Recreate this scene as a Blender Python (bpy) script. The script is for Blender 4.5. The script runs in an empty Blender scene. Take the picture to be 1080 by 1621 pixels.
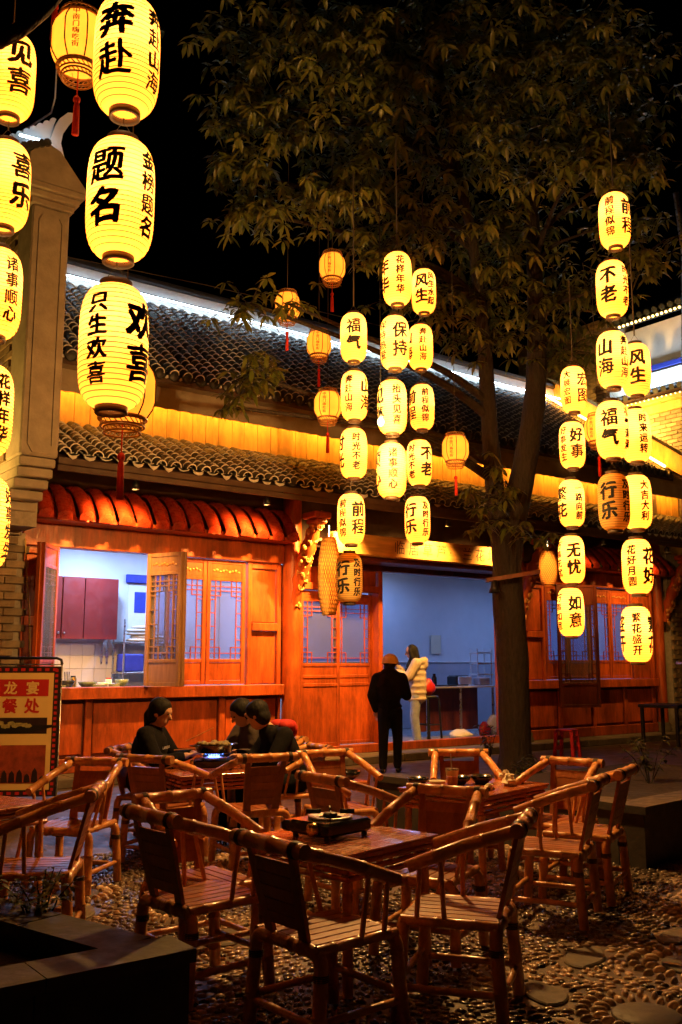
import bpy, bmesh, math, random
import numpy as np
from mathutils import Vector, Matrix, Quaternion

random.seed(7); RNG = np.random.default_rng(7)
R = math.radians
scn = bpy.context.scene
COL = scn.collection

# ------------------------------------------------------------------ camera, sky, exposure
# X runs along the shop front, Y goes into the shop, Z is up; metres.
EYE = Vector((0, 0, 1.53)); YAW = R(37.0); PITCH = math.atan(240 / 1500.0)
cam_d = bpy.data.cameras.new('camera'); cam = bpy.data.objects.new('camera', cam_d); COL.objects.link(cam)
cam.location = EYE; cam.rotation_euler = (R(90) + PITCH, 0, -YAW)
cam_d.sensor_fit = 'VERTICAL'; cam_d.sensor_height = 36.0; cam_d.sensor_width = 24.0
cam_d.lens = 36.0 * 1500 / 1621.0; cam_d.clip_start = 0.05; cam_d.clip_end = 2000
scn.camera = cam
world = bpy.data.worlds.new('World'); scn.world = world; world.use_nodes = True
wn = world.node_tree.nodes; wl = world.node_tree.links
sky = wn.new('ShaderNodeTexSky'); sky.sky_type = 'NISHITA'; sky.sun_disc = False
sky.sun_elevation = R(-6); sky.sun_rotation = R(150)
bg = wn['Background']; bg.inputs['Strength'].default_value = 0.02
wl.new(sky.outputs[0], bg.inputs['Color'])
sun_d = bpy.data.lights.new('moon', 'SUN'); sun_d.energy = 0.004; sun_d.angle = R(0.5); sun_d.color = (1, .9, .75)
sun = bpy.data.objects.new('moon', sun_d); COL.objects.link(sun); sun.rotation_euler = (R(50), 0, R(150))
vs = scn.view_settings; vs.view_transform = 'Standard'; vs.look = 'None'; vs.exposure = 0.75; vs.gamma = 1.0
vs.use_curve_mapping = False
cy = scn.cycles
cy.max_bounces = 6; cy.diffuse_bounces = 3; cy.glossy_bounces = 3; cy.transmission_bounces = 4; cy.transparent_max_bounces = 8
cy.use_denoising = True; cy.sample_clamp_indirect = 4.0; cy.caustics_reflective = False; cy.caustics_refractive = False
try: cy.denoiser = 'OPENIMAGEDENOISE'
except Exception: pass

_fh = Vector((math.sin(YAW), math.cos(YAW), 0)); _r = Vector((math.cos(YAW), -math.sin(YAW), 0))
_fw = _fh * math.cos(PITCH) + Vector((0, 0, math.sin(PITCH))); _up = -_fh * math.sin(PITCH) + Vector((0, 0, math.cos(PITCH)))
def at(x, y, depth):
    """world point seen at photo pixel x, y at that depth"""
    return EYE + (_fw * 1500 + _r * (x - 540) + _up * (810.5 - y)) * (depth / 1500.0)

# ------------------------------------------------------------------ materials
MATS = {}
def nt(name):
    m = bpy.data.materials.new(name); m.use_nodes = True; n = m.node_tree.nodes; l = m.node_tree.links
    return m, n, l, n['Principled BSDF']
def mat(name, col, rough=.5, metal=0.0, var=.25, scale=6.0, bump=0.0, bscale=None, stretch=None, coat=0.0, spec=.5, rnd=0.0, attr=None, wear=0.0):
    """plain painted / stained surface with noise in colour and relief, rnd = variation from object to object"""
    m, n, l, b = nt(name)
    tc = n.new('ShaderNodeTexCoord'); mp = n.new('ShaderNodeMapping'); l.new(tc.outputs['Object'], mp.inputs[0])
    if stretch: mp.inputs['Scale'].default_value = stretch
    no = n.new('ShaderNodeTexNoise'); no.inputs['Scale'].default_value = scale; no.inputs['Detail'].default_value = 6
    no.inputs['Roughness'].default_value = .65
    l.new(mp.outputs[0], no.inputs['Vector'])
    hs = n.new('ShaderNodeHueSaturation')
    hs.inputs['Color'].default_value = (*col, 1)
    mr = n.new('ShaderNodeMapRange'); mr.inputs[1].default_value = .25; mr.inputs[2].default_value = .75
    mr.inputs[3].default_value = 1 - var; mr.inputs[4].default_value = 1 + var
    l.new(no.outputs['Fac'], mr.inputs[0]); val = mr.outputs[0]
    if rnd:
        oi = n.new('ShaderNodeObjectInfo'); m2 = n.new('ShaderNodeMapRange'); m2.inputs[3].default_value = 1 - rnd; m2.inputs[4].default_value = 1 + rnd
        l.new(oi.outputs['Random'], m2.inputs[0]); mu = n.new('ShaderNodeMath'); mu.operation = 'MULTIPLY'
        l.new(val, mu.inputs[0]); l.new(m2.outputs[0], mu.inputs[1]); val = mu.outputs[0]
    if wear:      # stains, rubbed patches and streaks with a shape of their own
        n4 = n.new('ShaderNodeTexNoise'); n4.inputs['Scale'].default_value = 2.1; n4.inputs['Detail'].default_value = 9; n4.inputs['Roughness'].default_value = .72
        m4 = n.new('ShaderNodeMapping'); m4.inputs['Scale'].default_value = (1.6, 1.6, .55); l.new(tc.outputs['Object'], m4.inputs[0]); l.new(m4.outputs[0], n4.inputs['Vector'])
        m5 = n.new('ShaderNodeMapRange'); m5.inputs[1].default_value = .40; m5.inputs[2].default_value = .60; m5.inputs[3].default_value = 1 - wear; m5.inputs[4].default_value = 1.08
        l.new(n4.outputs['Fac'], m5.inputs[0]); mw = n.new('ShaderNodeMath'); mw.operation = 'MULTIPLY'; l.new(val, mw.inputs[0]); l.new(m5.outputs[0], mw.inputs[1]); val = mw.outputs[0]
    l.new(val, hs.inputs['Value'])
    if attr:
        at_ = n.new('ShaderNodeAttribute'); at_.attribute_name = attr; l.new(at_.outputs['Color'], hs.inputs['Color'])
    l.new(hs.outputs[0], b.inputs['Base Color'])
    b.inputs['Metallic'].default_value = metal; b.inputs['Specular IOR Level'].default_value = spec
    r2 = n.new('ShaderNodeMapRange'); r2.inputs[1].default_value = .3; r2.inputs[2].default_value = .7
    r2.inputs[3].default_value = max(.03, rough - .12); r2.inputs[4].default_value = min(1, rough + .12)
    n2 = n.new('ShaderNodeTexNoise'); n2.inputs['Scale'].default_value = scale * 2.3; n2.inputs['Detail'].default_value = 3
    l.new(mp.outputs[0], n2.inputs['Vector']); l.new(n2.outputs['Fac'], r2.inputs[0]); l.new(r2.outputs[0], b.inputs['Roughness'])
    if coat: b.inputs['Coat Weight'].default_value = coat; b.inputs['Coat Roughness'].default_value = .2
    if bump:
        n3 = n.new('ShaderNodeTexNoise'); n3.inputs['Scale'].default_value = bscale or scale * 3; n3.inputs['Detail'].default_value = 5
        l.new(mp.outputs[0], n3.inputs['Vector'])
        bp = n.new('ShaderNodeBump'); bp.inputs['Strength'].default_value = 1; bp.inputs['Distance'].default_value = bump
        l.new(n3.outputs['Fac'], bp.inputs['Height']); l.new(bp.outputs[0], b.inputs['Normal'])
    MATS[name] = m
    return m
def emit(name, col, s):
    m, n, l, b = nt(name); n.remove(b)
    e = n.new('ShaderNodeEmission'); e.inputs[0].default_value = (*col, 1); e.inputs[1].default_value = s
    l.new(e.outputs[0], n['Material Output'].inputs[0]); MATS[name] = m; return m
def glass(name, col, alpha=.12, rough=.05):
    m, n, l, b = nt(name)
    t = n.new('ShaderNodeBsdfTransparent'); t.inputs[0].default_value = (*col, 1)
    g = n.new('ShaderNodeBsdfGlossy'); g.inputs['Roughness'].default_value = rough; g.inputs[0].default_value = (.9, .9, .9, 1)
    d = n.new('ShaderNodeBsdfDiffuse'); d.inputs[0].default_value = (.5, .5, .5, 1)
    x = n.new('ShaderNodeMixShader'); x.inputs[0].default_value = .6; l.new(g.outputs[0], x.inputs[1]); l.new(d.outputs[0], x.inputs[2])
    y = n.new('ShaderNodeMixShader'); y.inputs[0].default_value = alpha; l.new(t.outputs[0], y.inputs[1]); l.new(x.outputs[0], y.inputs[2])
    l.new(y.outputs[0], n['Material Output'].inputs[0]); MATS[name] = m; return m
def paper(name, col, ecol, es, tr=.6):
    m, n, l, b = nt(name); n.remove(b)
    t = n.new('ShaderNodeBsdfTranslucent'); t.inputs[0].default_value = (*[c * tr for c in col], 1)
    d = n.new('ShaderNodeBsdfDiffuse'); d.inputs[0].default_value = (*[c * .5 for c in col], 1)
    a = n.new('ShaderNodeAddShader'); l.new(t.outputs[0], a.inputs[0]); l.new(d.outputs[0], a.inputs[1]); out = a.outputs[0]
    tc = n.new('ShaderNodeTexCoord'); no = n.new('ShaderNodeTexNoise'); no.inputs['Scale'].default_value = 9; no.inputs['Detail'].default_value = 5
    l.new(tc.outputs['Object'], no.inputs['Vector'])
    if es:
        oi = n.new('ShaderNodeObjectInfo'); m2 = n.new('ShaderNodeMapRange'); m2.inputs[3].default_value = es * .7; m2.inputs[4].default_value = es * 1.25
        l.new(oi.outputs['Random'], m2.inputs[0])
        mr = n.new('ShaderNodeMapRange'); mr.inputs[1].default_value = .3; mr.inputs[2].default_value = .7; mr.inputs[3].default_value = .82; mr.inputs[4].default_value = 1.12
        l.new(no.outputs['Fac'], mr.inputs[0]); mu = n.new('ShaderNodeMath'); mu.operation = 'MULTIPLY'; l.new(m2.outputs[0], mu.inputs[0]); l.new(mr.outputs[0], mu.inputs[1])
        e = n.new('ShaderNodeEmission'); e.inputs[0].default_value = (*ecol, 1); l.new(mu.outputs[0], e.inputs[1])
        a2 = n.new('ShaderNodeAddShader'); l.new(out, a2.inputs[0]); l.new(e.outputs[0], a2.inputs[1]); out = a2.outputs[0]
    l.new(out, n['Material Output'].inputs[0]); MATS[name] = m; return m
def leafmat(name, col, col2, tr):
    m, n, l, b = nt(name); n.remove(b)
    ge = n.new('ShaderNodeNewGeometry'); rp = n.new('ShaderNodeValToRGB')
    rp.color_ramp.elements[0].color = (*col, 1); rp.color_ramp.elements[1].color = (*col2, 1)
    l.new(ge.outputs['Random Per Island'], rp.inputs[0])
    pb = n.new('ShaderNodeBsdfPrincipled'); pb.inputs['Roughness'].default_value = .38; l.new(rp.outputs[0], pb.inputs['Base Color'])
    t = n.new('ShaderNodeBsdfTranslucent'); l.new(rp.outputs[0], t.inputs[0])
    x = n.new('ShaderNodeMixShader'); x.inputs[0].default_value = tr; l.new(pb.outputs[0], x.inputs[1]); l.new(t.outputs[0], x.inputs[2])
    l.new(x.outputs[0], n['Material Output'].inputs[0]); MATS[name] = m; return m

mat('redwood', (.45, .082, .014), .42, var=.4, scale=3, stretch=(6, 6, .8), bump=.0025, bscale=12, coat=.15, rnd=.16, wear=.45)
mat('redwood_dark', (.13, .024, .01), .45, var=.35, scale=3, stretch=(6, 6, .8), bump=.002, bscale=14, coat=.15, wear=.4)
mat('sash_wood_lit', (.36, .19, .09), .4, var=.3, scale=4, stretch=(6, 6, .8), bump=.001, bscale=14, coat=.2)  # lamplight on the folded casement put into this paler wood
mat('redtile', (.40, .035, .011), .3, var=.3, scale=7, bump=.002, bscale=9, coat=.2, rnd=.28, wear=.4)
mat('board_wood', (.70, .36, .09), .45, var=.35, scale=2.5, stretch=(.6, 6, 7), bump=.002, bscale=10)
mat('carving', (.55, .24, .06), .35, var=.4, scale=18, bump=.006, bscale=22, coat=.2)
mat('greytile', (.038, .038, .042), .5, var=.4, scale=8, bump=.002, bscale=25, rnd=.35)
mat('tile_lip_lit', (.5, .48, .44), .6, var=.35, scale=12, rnd=.3)  # worn pale tile ends, with rim light put into the colour
mat('pantile', (.035, .035, .037), .6, var=.4, scale=9, bump=.002)
mat('lime', (.62, .6, .55), .8, var=.15, scale=5, bump=.004, bscale=20)
mat('white_paint', (.8, .8, .8), .7, var=.08, scale=5)
mat('fascia', (.66, .42, .12), .55, var=.22, scale=3, stretch=(5, 5, .8), bump=.001, rnd=.14, wear=.3)
mat('plaster', (.36, .30, .225), .8, var=.25, scale=4, bump=.004, bscale=30)
mat('brick', (.27, .19, .11), .8, var=.4, scale=9, bump=.004, bscale=22, rnd=.35)
mat('mortar', (.36, .31, .24), .9, var=.3, scale=12, bump=.003)
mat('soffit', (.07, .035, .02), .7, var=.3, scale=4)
mat('stone', (.14, .11, .082), .7, var=.4, scale=5, bump=.005, bscale=18, rnd=.2)
mat('darkstone', (.05, .04, .032), .6, var=.4, scale=6, bump=.004, bscale=20, rnd=.2)
mat('ground', (.11, .072, .046), .55, var=.55, scale=2.2, bump=.012, bscale=9)
mat('soil', (.03, .022, .016), .9, var=.5, scale=8, bump=.02, bscale=14)
mat('pebble', (.2, .17, .13), .26, var=.25, scale=30, attr='stone_colour', spec=.6)
mat('bamboo', (.58, .24, .075), .33, var=.35, scale=5, stretch=(3, 3, 3), bump=.0012, bscale=30, coat=.3, rnd=.18)
mat('bamboo_dark', (.32, .095, .032), .4, var=.35, scale=5, stretch=(6, 1.2, 3), bump=.0015, bscale=20, coat=.2, rnd=.2)
mat('table_wood', (.42, .11, .036), .22, var=.35, scale=3, stretch=(1, 7, 2), bump=.0006, bscale=16, coat=.5, rnd=.12)
mat('black', (.008, .008, .009), .5, var=.3, scale=8)
mat('black_gloss', (.008, .008, .009), .16, var=.3, scale=8, coat=.4)
mat('ink', (.006, .005, .004), .8, var=.1)
mat('cord', (.05, .04, .03), .7)
mat('red_cloth', (.5, .02, .012), .8, var=.25, scale=40)
mat('cap_rim', (.05, .03, .015), .6)
mat('frame_gold', (.34, .17, .045), .5, var=.3, scale=20)
mat('basket', (.6, .36, .11), .6, var=.3, scale=25, rnd=.1)
mat('bark', (.022, .015, .011), .85, var=.5, scale=7, stretch=(3, 3, .7), bump=.05, bscale=7)
leafmat('leaf', (.095, .12, .015), (.18, .165, .026), .48)
leafmat('leaf_dry', (.10, .045, .014), (.2, .12, .03), .1)
leafmat('leaf_small', (.05, .06, .015), (.10, .10, .03), .3)
mat('wall_white', (.66, .68, .72), .7, var=.05, scale=3)
mat('wall_grey', (.42, .43, .5), .7, var=.08, scale=3)
mat('cabinet', (.20, .022, .02), .4, var=.15, scale=4)
mat('steel', (.45, .46, .48), .32, metal=.9, var=.15, scale=6)
mat('blue', (.03, .05, .4), .5)
mat('plastic_white', (.75, .76, .78), .35, var=.05)
mat('plastic_red', (.5, .02, .018), .35, var=.1)
mat('ceramic_green', (.18, .24, .16), .3, var=.3, scale=12)
mat('food', (.24, .18, .08), .7, var=.5, scale=25, bump=.005)
mat('floor_tile', (.3, .29, .28), .35, var=.15, scale=3)
mat('skin', (.5, .28, .18), .55, var=.08, scale=10)
mat('hair', (.007, .006, .005), .7, var=.5, scale=30, stretch=(1, 1, .15), bump=.006, bscale=60, spec=.25)
mat('black_cloth', (.007, .0065, .007), .95, var=.3, scale=14, bump=.012, bscale=11, spec=.15)
mat('dark_denim', (.007, .007, .009), .95, var=.3, scale=14, bump=.01, bscale=13, spec=.15)
mat('beige_cloth', (.52, .42, .31), .8, var=.12, scale=8, bump=.01, bscale=9)
mat('cap_cloth', (.9, .68, .22), .8, var=.12, scale=14)
mat('grey_cloth', (.07, .05, .035), .9, var=.25, scale=14, bump=.012, bscale=11)
mat('jeans', (.3, .34, .42), .85, var=.2, scale=14, bump=.003)
mat('print_white', (.6, .58, .55), .7)
mat('poster_paper', (.88, .6, .22), .5, var=.06, scale=4)
mat('poster_red', (.55, .02, .02), .5, var=.06)
mat('poster_dark', (.03, .012, .012), .5, var=.3)
mat('poster_sunset', (.35, .06, .025), .5, var=.6, scale=9)
mat('poster_food', (.4, .34, .12), .6, var=.5, scale=30)
mat('brass', (.7, .5, .15), .25, metal=.9)
mat('tissue', (.75, .66, .5), .8, var=.1)
mat('drink', (.5, .03, .02), .2)
glass('pane', (.74, .78, .9), .12)
glass('cup_plastic', (.95, .9, .85), .35)
LANT_E = (1.0, .20, .010)
paper('lantern_paper', (.9, .74, .25), LANT_E, 1.75)
paper('lantern_paper_unlit', (.9, .62, .2), (0, 0, 0), 0, .6)
paper('palace_paper', (.85, .45, .1), (1.0, .31, .022), .8)
emit('bulb', (1, .75, .3), 8)
emit('led_amber', (1, .36, .03), 50)
emit('led_white', (.66, .86, 1), 18)
emit('fairy', (1, .72, .2), 5)
emit('flame', (.12, .25, 1), 5)
emit('tube_light', (.62, .74, 1), 5)

# ------------------------------------------------------------------ mesh helpers
class MB:
    """collects shapes; build() links them as one mesh object"""
    def __init__(s): s.v = []; s.f = []; s.sm = []; s.mi = []
    def add(s, vs, fs, smooth=False, mi=0):
        o = len(s.v); s.v += [tuple(p) for p in vs]; s.f += [tuple(i + o for i in f) for f in fs]
        s.sm += [smooth] * len(fs); s.mi += [mi] * len(fs); return s
    def box(s, x0, x1, y0, y1, z0, z1, mi=0):
        return s.add([(x0, y0, z0), (x1, y0, z0), (x1, y1, z0), (x0, y1, z0), (x0, y0, z1), (x1, y0, z1), (x1, y1, z1), (x0, y1, z1)],
                     [(0, 3, 2, 1), (4, 5, 6, 7), (0, 1, 5, 4), (1, 2, 6, 5), (2, 3, 7, 6), (3, 0, 4, 7)], mi=mi)
    def bbox(s, x0, x1, y0, y1, z0, z1, c=.006, mi=0):
        """box with chamfered vertical and top edges (bevelled block)"""
        c = min(c, (x1 - x0) * .45, (y1 - y0) * .45, (z1 - z0) * .45)
        vs = []
        for z, k in ((z0, c), (z0 + c, 0), (z1 - c, 0), (z1, c)):
            a0, a1, b0, b1 = x0 + k, x1 - k, y0 + k, y1 - k
            vs += [(a0 + c, b0, z), (a1 - c, b0, z), (a1, b0 + c, z), (a1, b1 - c, z), (a1 - c, b1, z), (a0 + c, b1, z), (a0, b1 - c, z), (a0, b0 + c, z)]
        fs = [tuple(range(7, -1, -1)), tuple(range(24, 32))]
        for k in range(3):
            for i in range(8):
                j = (i + 1) % 8; fs.append((k * 8 + i, k * 8 + j, k * 8 + 8 + j, k * 8 + 8 + i))
        return s.add(vs, fs, mi=mi)
    def obox(s, c, ax, ay, az, mi=0):
        c = Vector(c); ax, ay, az = Vector(ax), Vector(ay), Vector(az)
        vs = [c + a * ax + b * ay + d * az for d in (-1, 1) for a, b in ((-1, -1), (1, -1), (1, 1), (-1, 1))]
        return s.add(vs, [(0, 3, 2, 1), (4, 5, 6, 7), (0, 1, 5, 4), (1, 2, 6, 5), (2, 3, 7, 6), (3, 0, 4, 7)], mi=mi)
    def bar(s, p, q, w, h, up=(0, 0, 1), mi=0):
        p, q = Vector(p), Vector(q); d = q - p; L = d.length; d.normalize(); u = Vector(up)
        sd = d.cross(u)
        if sd.length < 1e-4: sd = d.cross(Vector((1, 0, 0)))
        sd.normalize(); u = sd.cross(d).normalized()
        return s.obox((p + q) / 2, d * L / 2, sd * w / 2, u * h / 2, mi)
    def tube(s, path, rad, n=8, cap=True, smooth=True, mi=0):
        P = [Vector(p) for p in path]; m = len(P)
        if not hasattr(rad, '__len__'): rad = [rad] * m
        t0 = (P[1] - P[0]).normalized(); ref = Vector((0, 0, 1)) if abs(t0.z) < .9 else Vector((1, 0, 0))
        u = t0.cross(ref).normalized(); vs = []
        for i in range(m):
            t = (P[min(i + 1, m - 1)] - P[max(i - 1, 0)]).normalized()
            u = (u - t * u.dot(t)).normalized(); w = t.cross(u)
            for k in range(n):
                a = 2 * math.pi * k / n; vs.append(P[i] + (u * math.cos(a) + w * math.sin(a)) * rad[i])
        fs = [(i * n + k, i * n + (k + 1) % n, (i + 1) * n + (k + 1) % n, (i + 1) * n + k) for i in range(m - 1) for k in range(n)]
        s.add(vs, fs, smooth, mi)
        if cap: s.add(vs[:n], [tuple(range(n - 1, -1, -1))], mi=mi); s.add(vs[-n:], [tuple(range(n))], mi=mi)
        return s
    def lathe(s, prof, n=16, c=(0, 0, 0), smooth=True, cap=False, mi=0):
        vs = [(c[0] + r * math.cos(2 * math.pi * k / n), c[1] + r * math.sin(2 * math.pi * k / n), c[2] + z) for r, z in prof for k in range(n)]
        m = len(prof)
        fs = [(i * n + k, i * n + (k + 1) % n, (i + 1) * n + (k + 1) % n, (i + 1) * n + k) for i in range(m - 1) for k in range(n)]
        s.add(vs, fs, smooth, mi)
        if cap: s.add(vs[:n], [tuple(range(n - 1, -1, -1))], mi=mi); s.add(vs[-n:], [tuple(range(n))], mi=mi)
        return s
    def ell(s, c, r, n=12, m=8, rot=None, smooth=True, mi=0):
        c = Vector(c); vs = []; fs = []
        rx, ry, rz = r if hasattr(r, '__len__') else (r, r, r)
        for i in range(m + 1):
            a = math.pi * i / m
            for k in range(n):
                b = 2 * math.pi * k / n; p = Vector((rx * math.sin(a) * math.cos(b), ry * math.sin(a) * math.sin(b), rz * math.cos(a)))
                if rot is not None: p = rot @ p
                vs.append(c + p)
        for i in range(m):
            for k in range(n): fs.append((i * n + k, (i + 1) * n + k, (i + 1) * n + (k + 1) % n, i * n + (k + 1) % n))
        return s.add(vs, fs, smooth, mi)
    def prism(s, pts, ext, org=(0, 0, 0), ux=(1, 0, 0), uy=(0, 0, 1), mi=0, smooth=False):
        """flat outline pts (2d) in the plane ux, uy extruded by the vector ext"""
        o, ux, uy, ext = Vector(org), Vector(ux), Vector(uy), Vector(ext); n = len(pts)
        a = [o + ux * p[0] + uy * p[1] for p in pts]; b = [p + ext for p in a]
        fs = [tuple(range(n)), tuple(range(2 * n - 1, n - 1, -1))]
        s.add(a + b, fs, mi=mi)
        return s.add(a + b, [(i, n + i, n + (i + 1) % n, (i + 1) % n) for i in range(n)], smooth, mi)
    def mesh(s, name):
        me = bpy.data.meshes.new(name); me.from_pydata(s.v, [], s.f)
        me.polygons.foreach_set('use_smooth', s.sm); me.polygons.foreach_set('material_index', s.mi); me.update(); return me
    def fix(s, me):
        bm = bmesh.new(); bm.from_mesh(me); bmesh.ops.recalc_face_normals(bm, faces=bm.faces); bm.to_mesh(me); bm.free(); return me
    def build(s, name, m, parent=None, loc=None, rz=None, fix=True):
        me = s.mesh(name)
        if fix and len(s.v) < 60000: s.fix(me)
        return link(name, me, m, parent, loc, rz)
def link(name, me, m, parent=None, loc=None, rz=None):
    for q in ([m] if isinstance(m, str) else m):
        if q is not None and len(me.materials) < (1 if isinstance(m, str) else len(m)): me.materials.append(MATS[q])
    o = bpy.data.objects.new(name, me); COL.objects.link(o)
    if parent is not None: o.parent = parent
    if loc is not None: o.location = loc
    if rz is not None: o.rotation_euler = (0, 0, rz)
    return o
def tag(o, label=None, cat=None, group=None, kind=None):
    if label: o['label'] = label
    if cat: o['category'] = cat
    if group: o['group'] = group
    if kind: o['kind'] = kind
    return o
def thing(name, label, cat, loc=(0, 0, 0), rz=0, group=None):
    o = bpy.data.objects.new(name, None); COL.objects.link(o); o.location = loc; o.rotation_euler = (0, 0, rz)
    o.empty_display_size = .1
    return tag(o, label, cat, group)
def empty(name, parent, loc=(0, 0, 0), rz=0):
    o = bpy.data.objects.new(name, None); COL.objects.link(o); o.parent = parent; o.location = loc; o.rotation_euler = (0, 0, rz); return o
KIDS = {}
def dup(o, parent=None):
    c = o.copy(); COL.objects.link(c); c.parent = parent
    for ch in list(o.children): dup(ch, c)
    return c
def lamp(name, kind, loc, energy, col, parent=None, size=.03, **kw):
    d = bpy.data.lights.new(name, kind); d.energy = energy; d.color = col
    if kind == 'POINT': d.shadow_soft_size = size
    if kind == 'SPOT': d.shadow_soft_size = size
    for k, v in kw.items(): setattr(d, k, v)
    o = bpy.data.objects.new(name, d); COL.objects.link(o); o.location = loc
    if parent: o.parent = parent
    return o

# ------------------------------------------------------------------ writing
_fc = bpy.data.curves.new('glyph_source', 'FONT'); _fo = bpy.data.objects.new('glyph_source', _fc); COL.objects.link(_fo)
GL = {}
def glyph(ch, off=.02, cuts=True):
    key = (ch, off, cuts)
    if key in GL: return GL[key]
    tries = []
    for ru in (2, 3, 4):                     # the fill now and then spoils a sign: keep the one of middle area
        _fc.body = ch; _fc.offset = off; _fc.resolution_u = ru; _fc.align_x = 'LEFT'
        _fo.update_tag(); dg = bpy.context.evaluated_depsgraph_get(); dg.update()
        me = bpy.data.meshes.new_from_object(_fo.evaluated_get(dg))
        tries.append((sum(p.area for p in me.polygons), ru, me))
    tries.sort(key=lambda q: q[:2]); me = tries[1][2]
    bm = bmesh.new(); bm.from_mesh(me)
    for q in tries: bpy.data.meshes.remove(q[2])
    if cuts:
        for k in range(1, 6):
            bmesh.ops.bisect_plane(bm, geom=bm.verts[:] + bm.edges[:] + bm.faces[:], plane_co=(k / 6, 0, 0), plane_no=(1, 0, 0), dist=1e-5)
        for k in range(1, 3):
            bmesh.ops.bisect_plane(bm, geom=bm.verts[:] + bm.edges[:] + bm.faces[:], plane_co=(0, k / 3, 0), plane_no=(0, 1, 0), dist=1e-5)
    bm.verts.index_update()
    v = np.array([x.co[:] for x in bm.verts]) if len(bm.verts) else np.zeros((0, 3)); f = [tuple(q.index for q in p.verts) for p in bm.faces]; bm.free()
    if len(v):
        v = v[:, :2]
        if ch.isascii() or ch in '·': c = (v.min(0) + v.max(0)) / 2 if ch != '·' else np.array([.5, .37])
        else: c = np.array([.5, .37])
        v = v - c
    GL[key] = (v, f); return GL[key]
def flat_text(mb, txt, org, ux, uy, size, step, vertical=False, off=.02, lift=0):
    """writing laid on a plane"""
    ux, uy = Vector(ux), Vector(uy); nn = ux.cross(uy).normalized() * lift
    for i, ch in enumerate(txt):
        if ch == ' ': continue
        v, f = glyph(ch, 0.0, True)
        c = Vector(org) + (uy * (-i * step) if vertical else ux * (i * step)) + nn
        for k in range(5 if off > .006 else 1):
            ox, oy = (off * math.cos(1.2566 * k), off * math.sin(1.2566 * k)) if off > .006 else (0, 0)
            mb.add([c + ux * float(p[0] + ox) * size + uy * float(p[1] + oy) * size + ux.cross(uy) * .00015 * k for p in v], f)
    return mb

# ------------------------------------------------------------------ the ground
g = MB(); g.add([(-300, -300, 0), (400, -300, 0), (400, 400, 0), (-300, 400, 0)], [(0, 1, 2, 3)])
tag(g.build('ground', 'ground', fix=False), 'dark paved courtyard ground around the tables', 'ground', kind='structure')

def wpart(name, mb, m, parent, fix=True):
    """part whose shape is given in world coordinates under an unrotated top-level parent"""
    o = mb.build(name, m, parent, fix=fix)
    o.location = -Vector(parent.location) if parent.parent is None else (0, 0, 0)
    return o

# stone step in front of the shop, slab by slab
step = thing('stone_step', 'low stone step running along the foot of the shop front', 'step', (11, 12.1, 0)); step['kind'] = 'structure'
x = 3.6
while x < 18.9:
    w = 1.15 + random.uniform(-.15, .15)
    wpart('stone_slab', MB().bbox(x, x + w - .012, 11.72, 12.56, 0.0, .12 + random.uniform(-.004, .004), .012), 'stone', step); x += w

# ------------------------------------------------------------------ the shop
FY = 12.3
shop = thing('shop_building', 'red timber shop front with two grey tiled roofs, lit windows and open doorway', 'building', (11, FY, 0))
def bx(name, m, x0, x1, y0, y1, z0, z1, par=None, c=.008):
    return wpart(name, MB().bbox(x0, x1, y0, y1, z0, z1, c), m, par or shop)

def lattice(mb, x0, x1, z0, z1, y, t=.013, d=.02):
    """step-corner lattice round a glazed opening"""
    def hb(a, b, z): mb.box(a, b, y - d / 2, y + d / 2, z - t / 2, z + t / 2)
    def vb(x, a, b): mb.box(x - t / 2, x + t / 2, y - d / 2 + .002, y + d / 2 - .002, a, b)
    w = x1 - x0; h = z1 - z0; s = min(.085, w * .17)
    xl, xr, zb, zt = x0 + s, x1 - s, z0 + s, z1 - s
    vb(xl, z0, z1 - 0); vb(xr, z0, z1); hb(x0, x1, zb); hb(x0, x1, zt); hb(x0, x1, zt - s * .75)
    for xa, xb, sg in ((x0, xl, 1), (x1, xr, -1)):
        for k in range(1, 5):
            zz = zb + (zt - zb) * k / 5; hb(min(xa, xb), max(xa, xb), zz)
        xc = xb + sg * s
        vb(xc, z0, zb + s); hb(min(xa, xc), max(xa, xc), zb + s)
        vb(xc, zt - s * 1.6, z1); hb(min(xa, xc), max(xa, xc), zt - s * 1.6)
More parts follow.
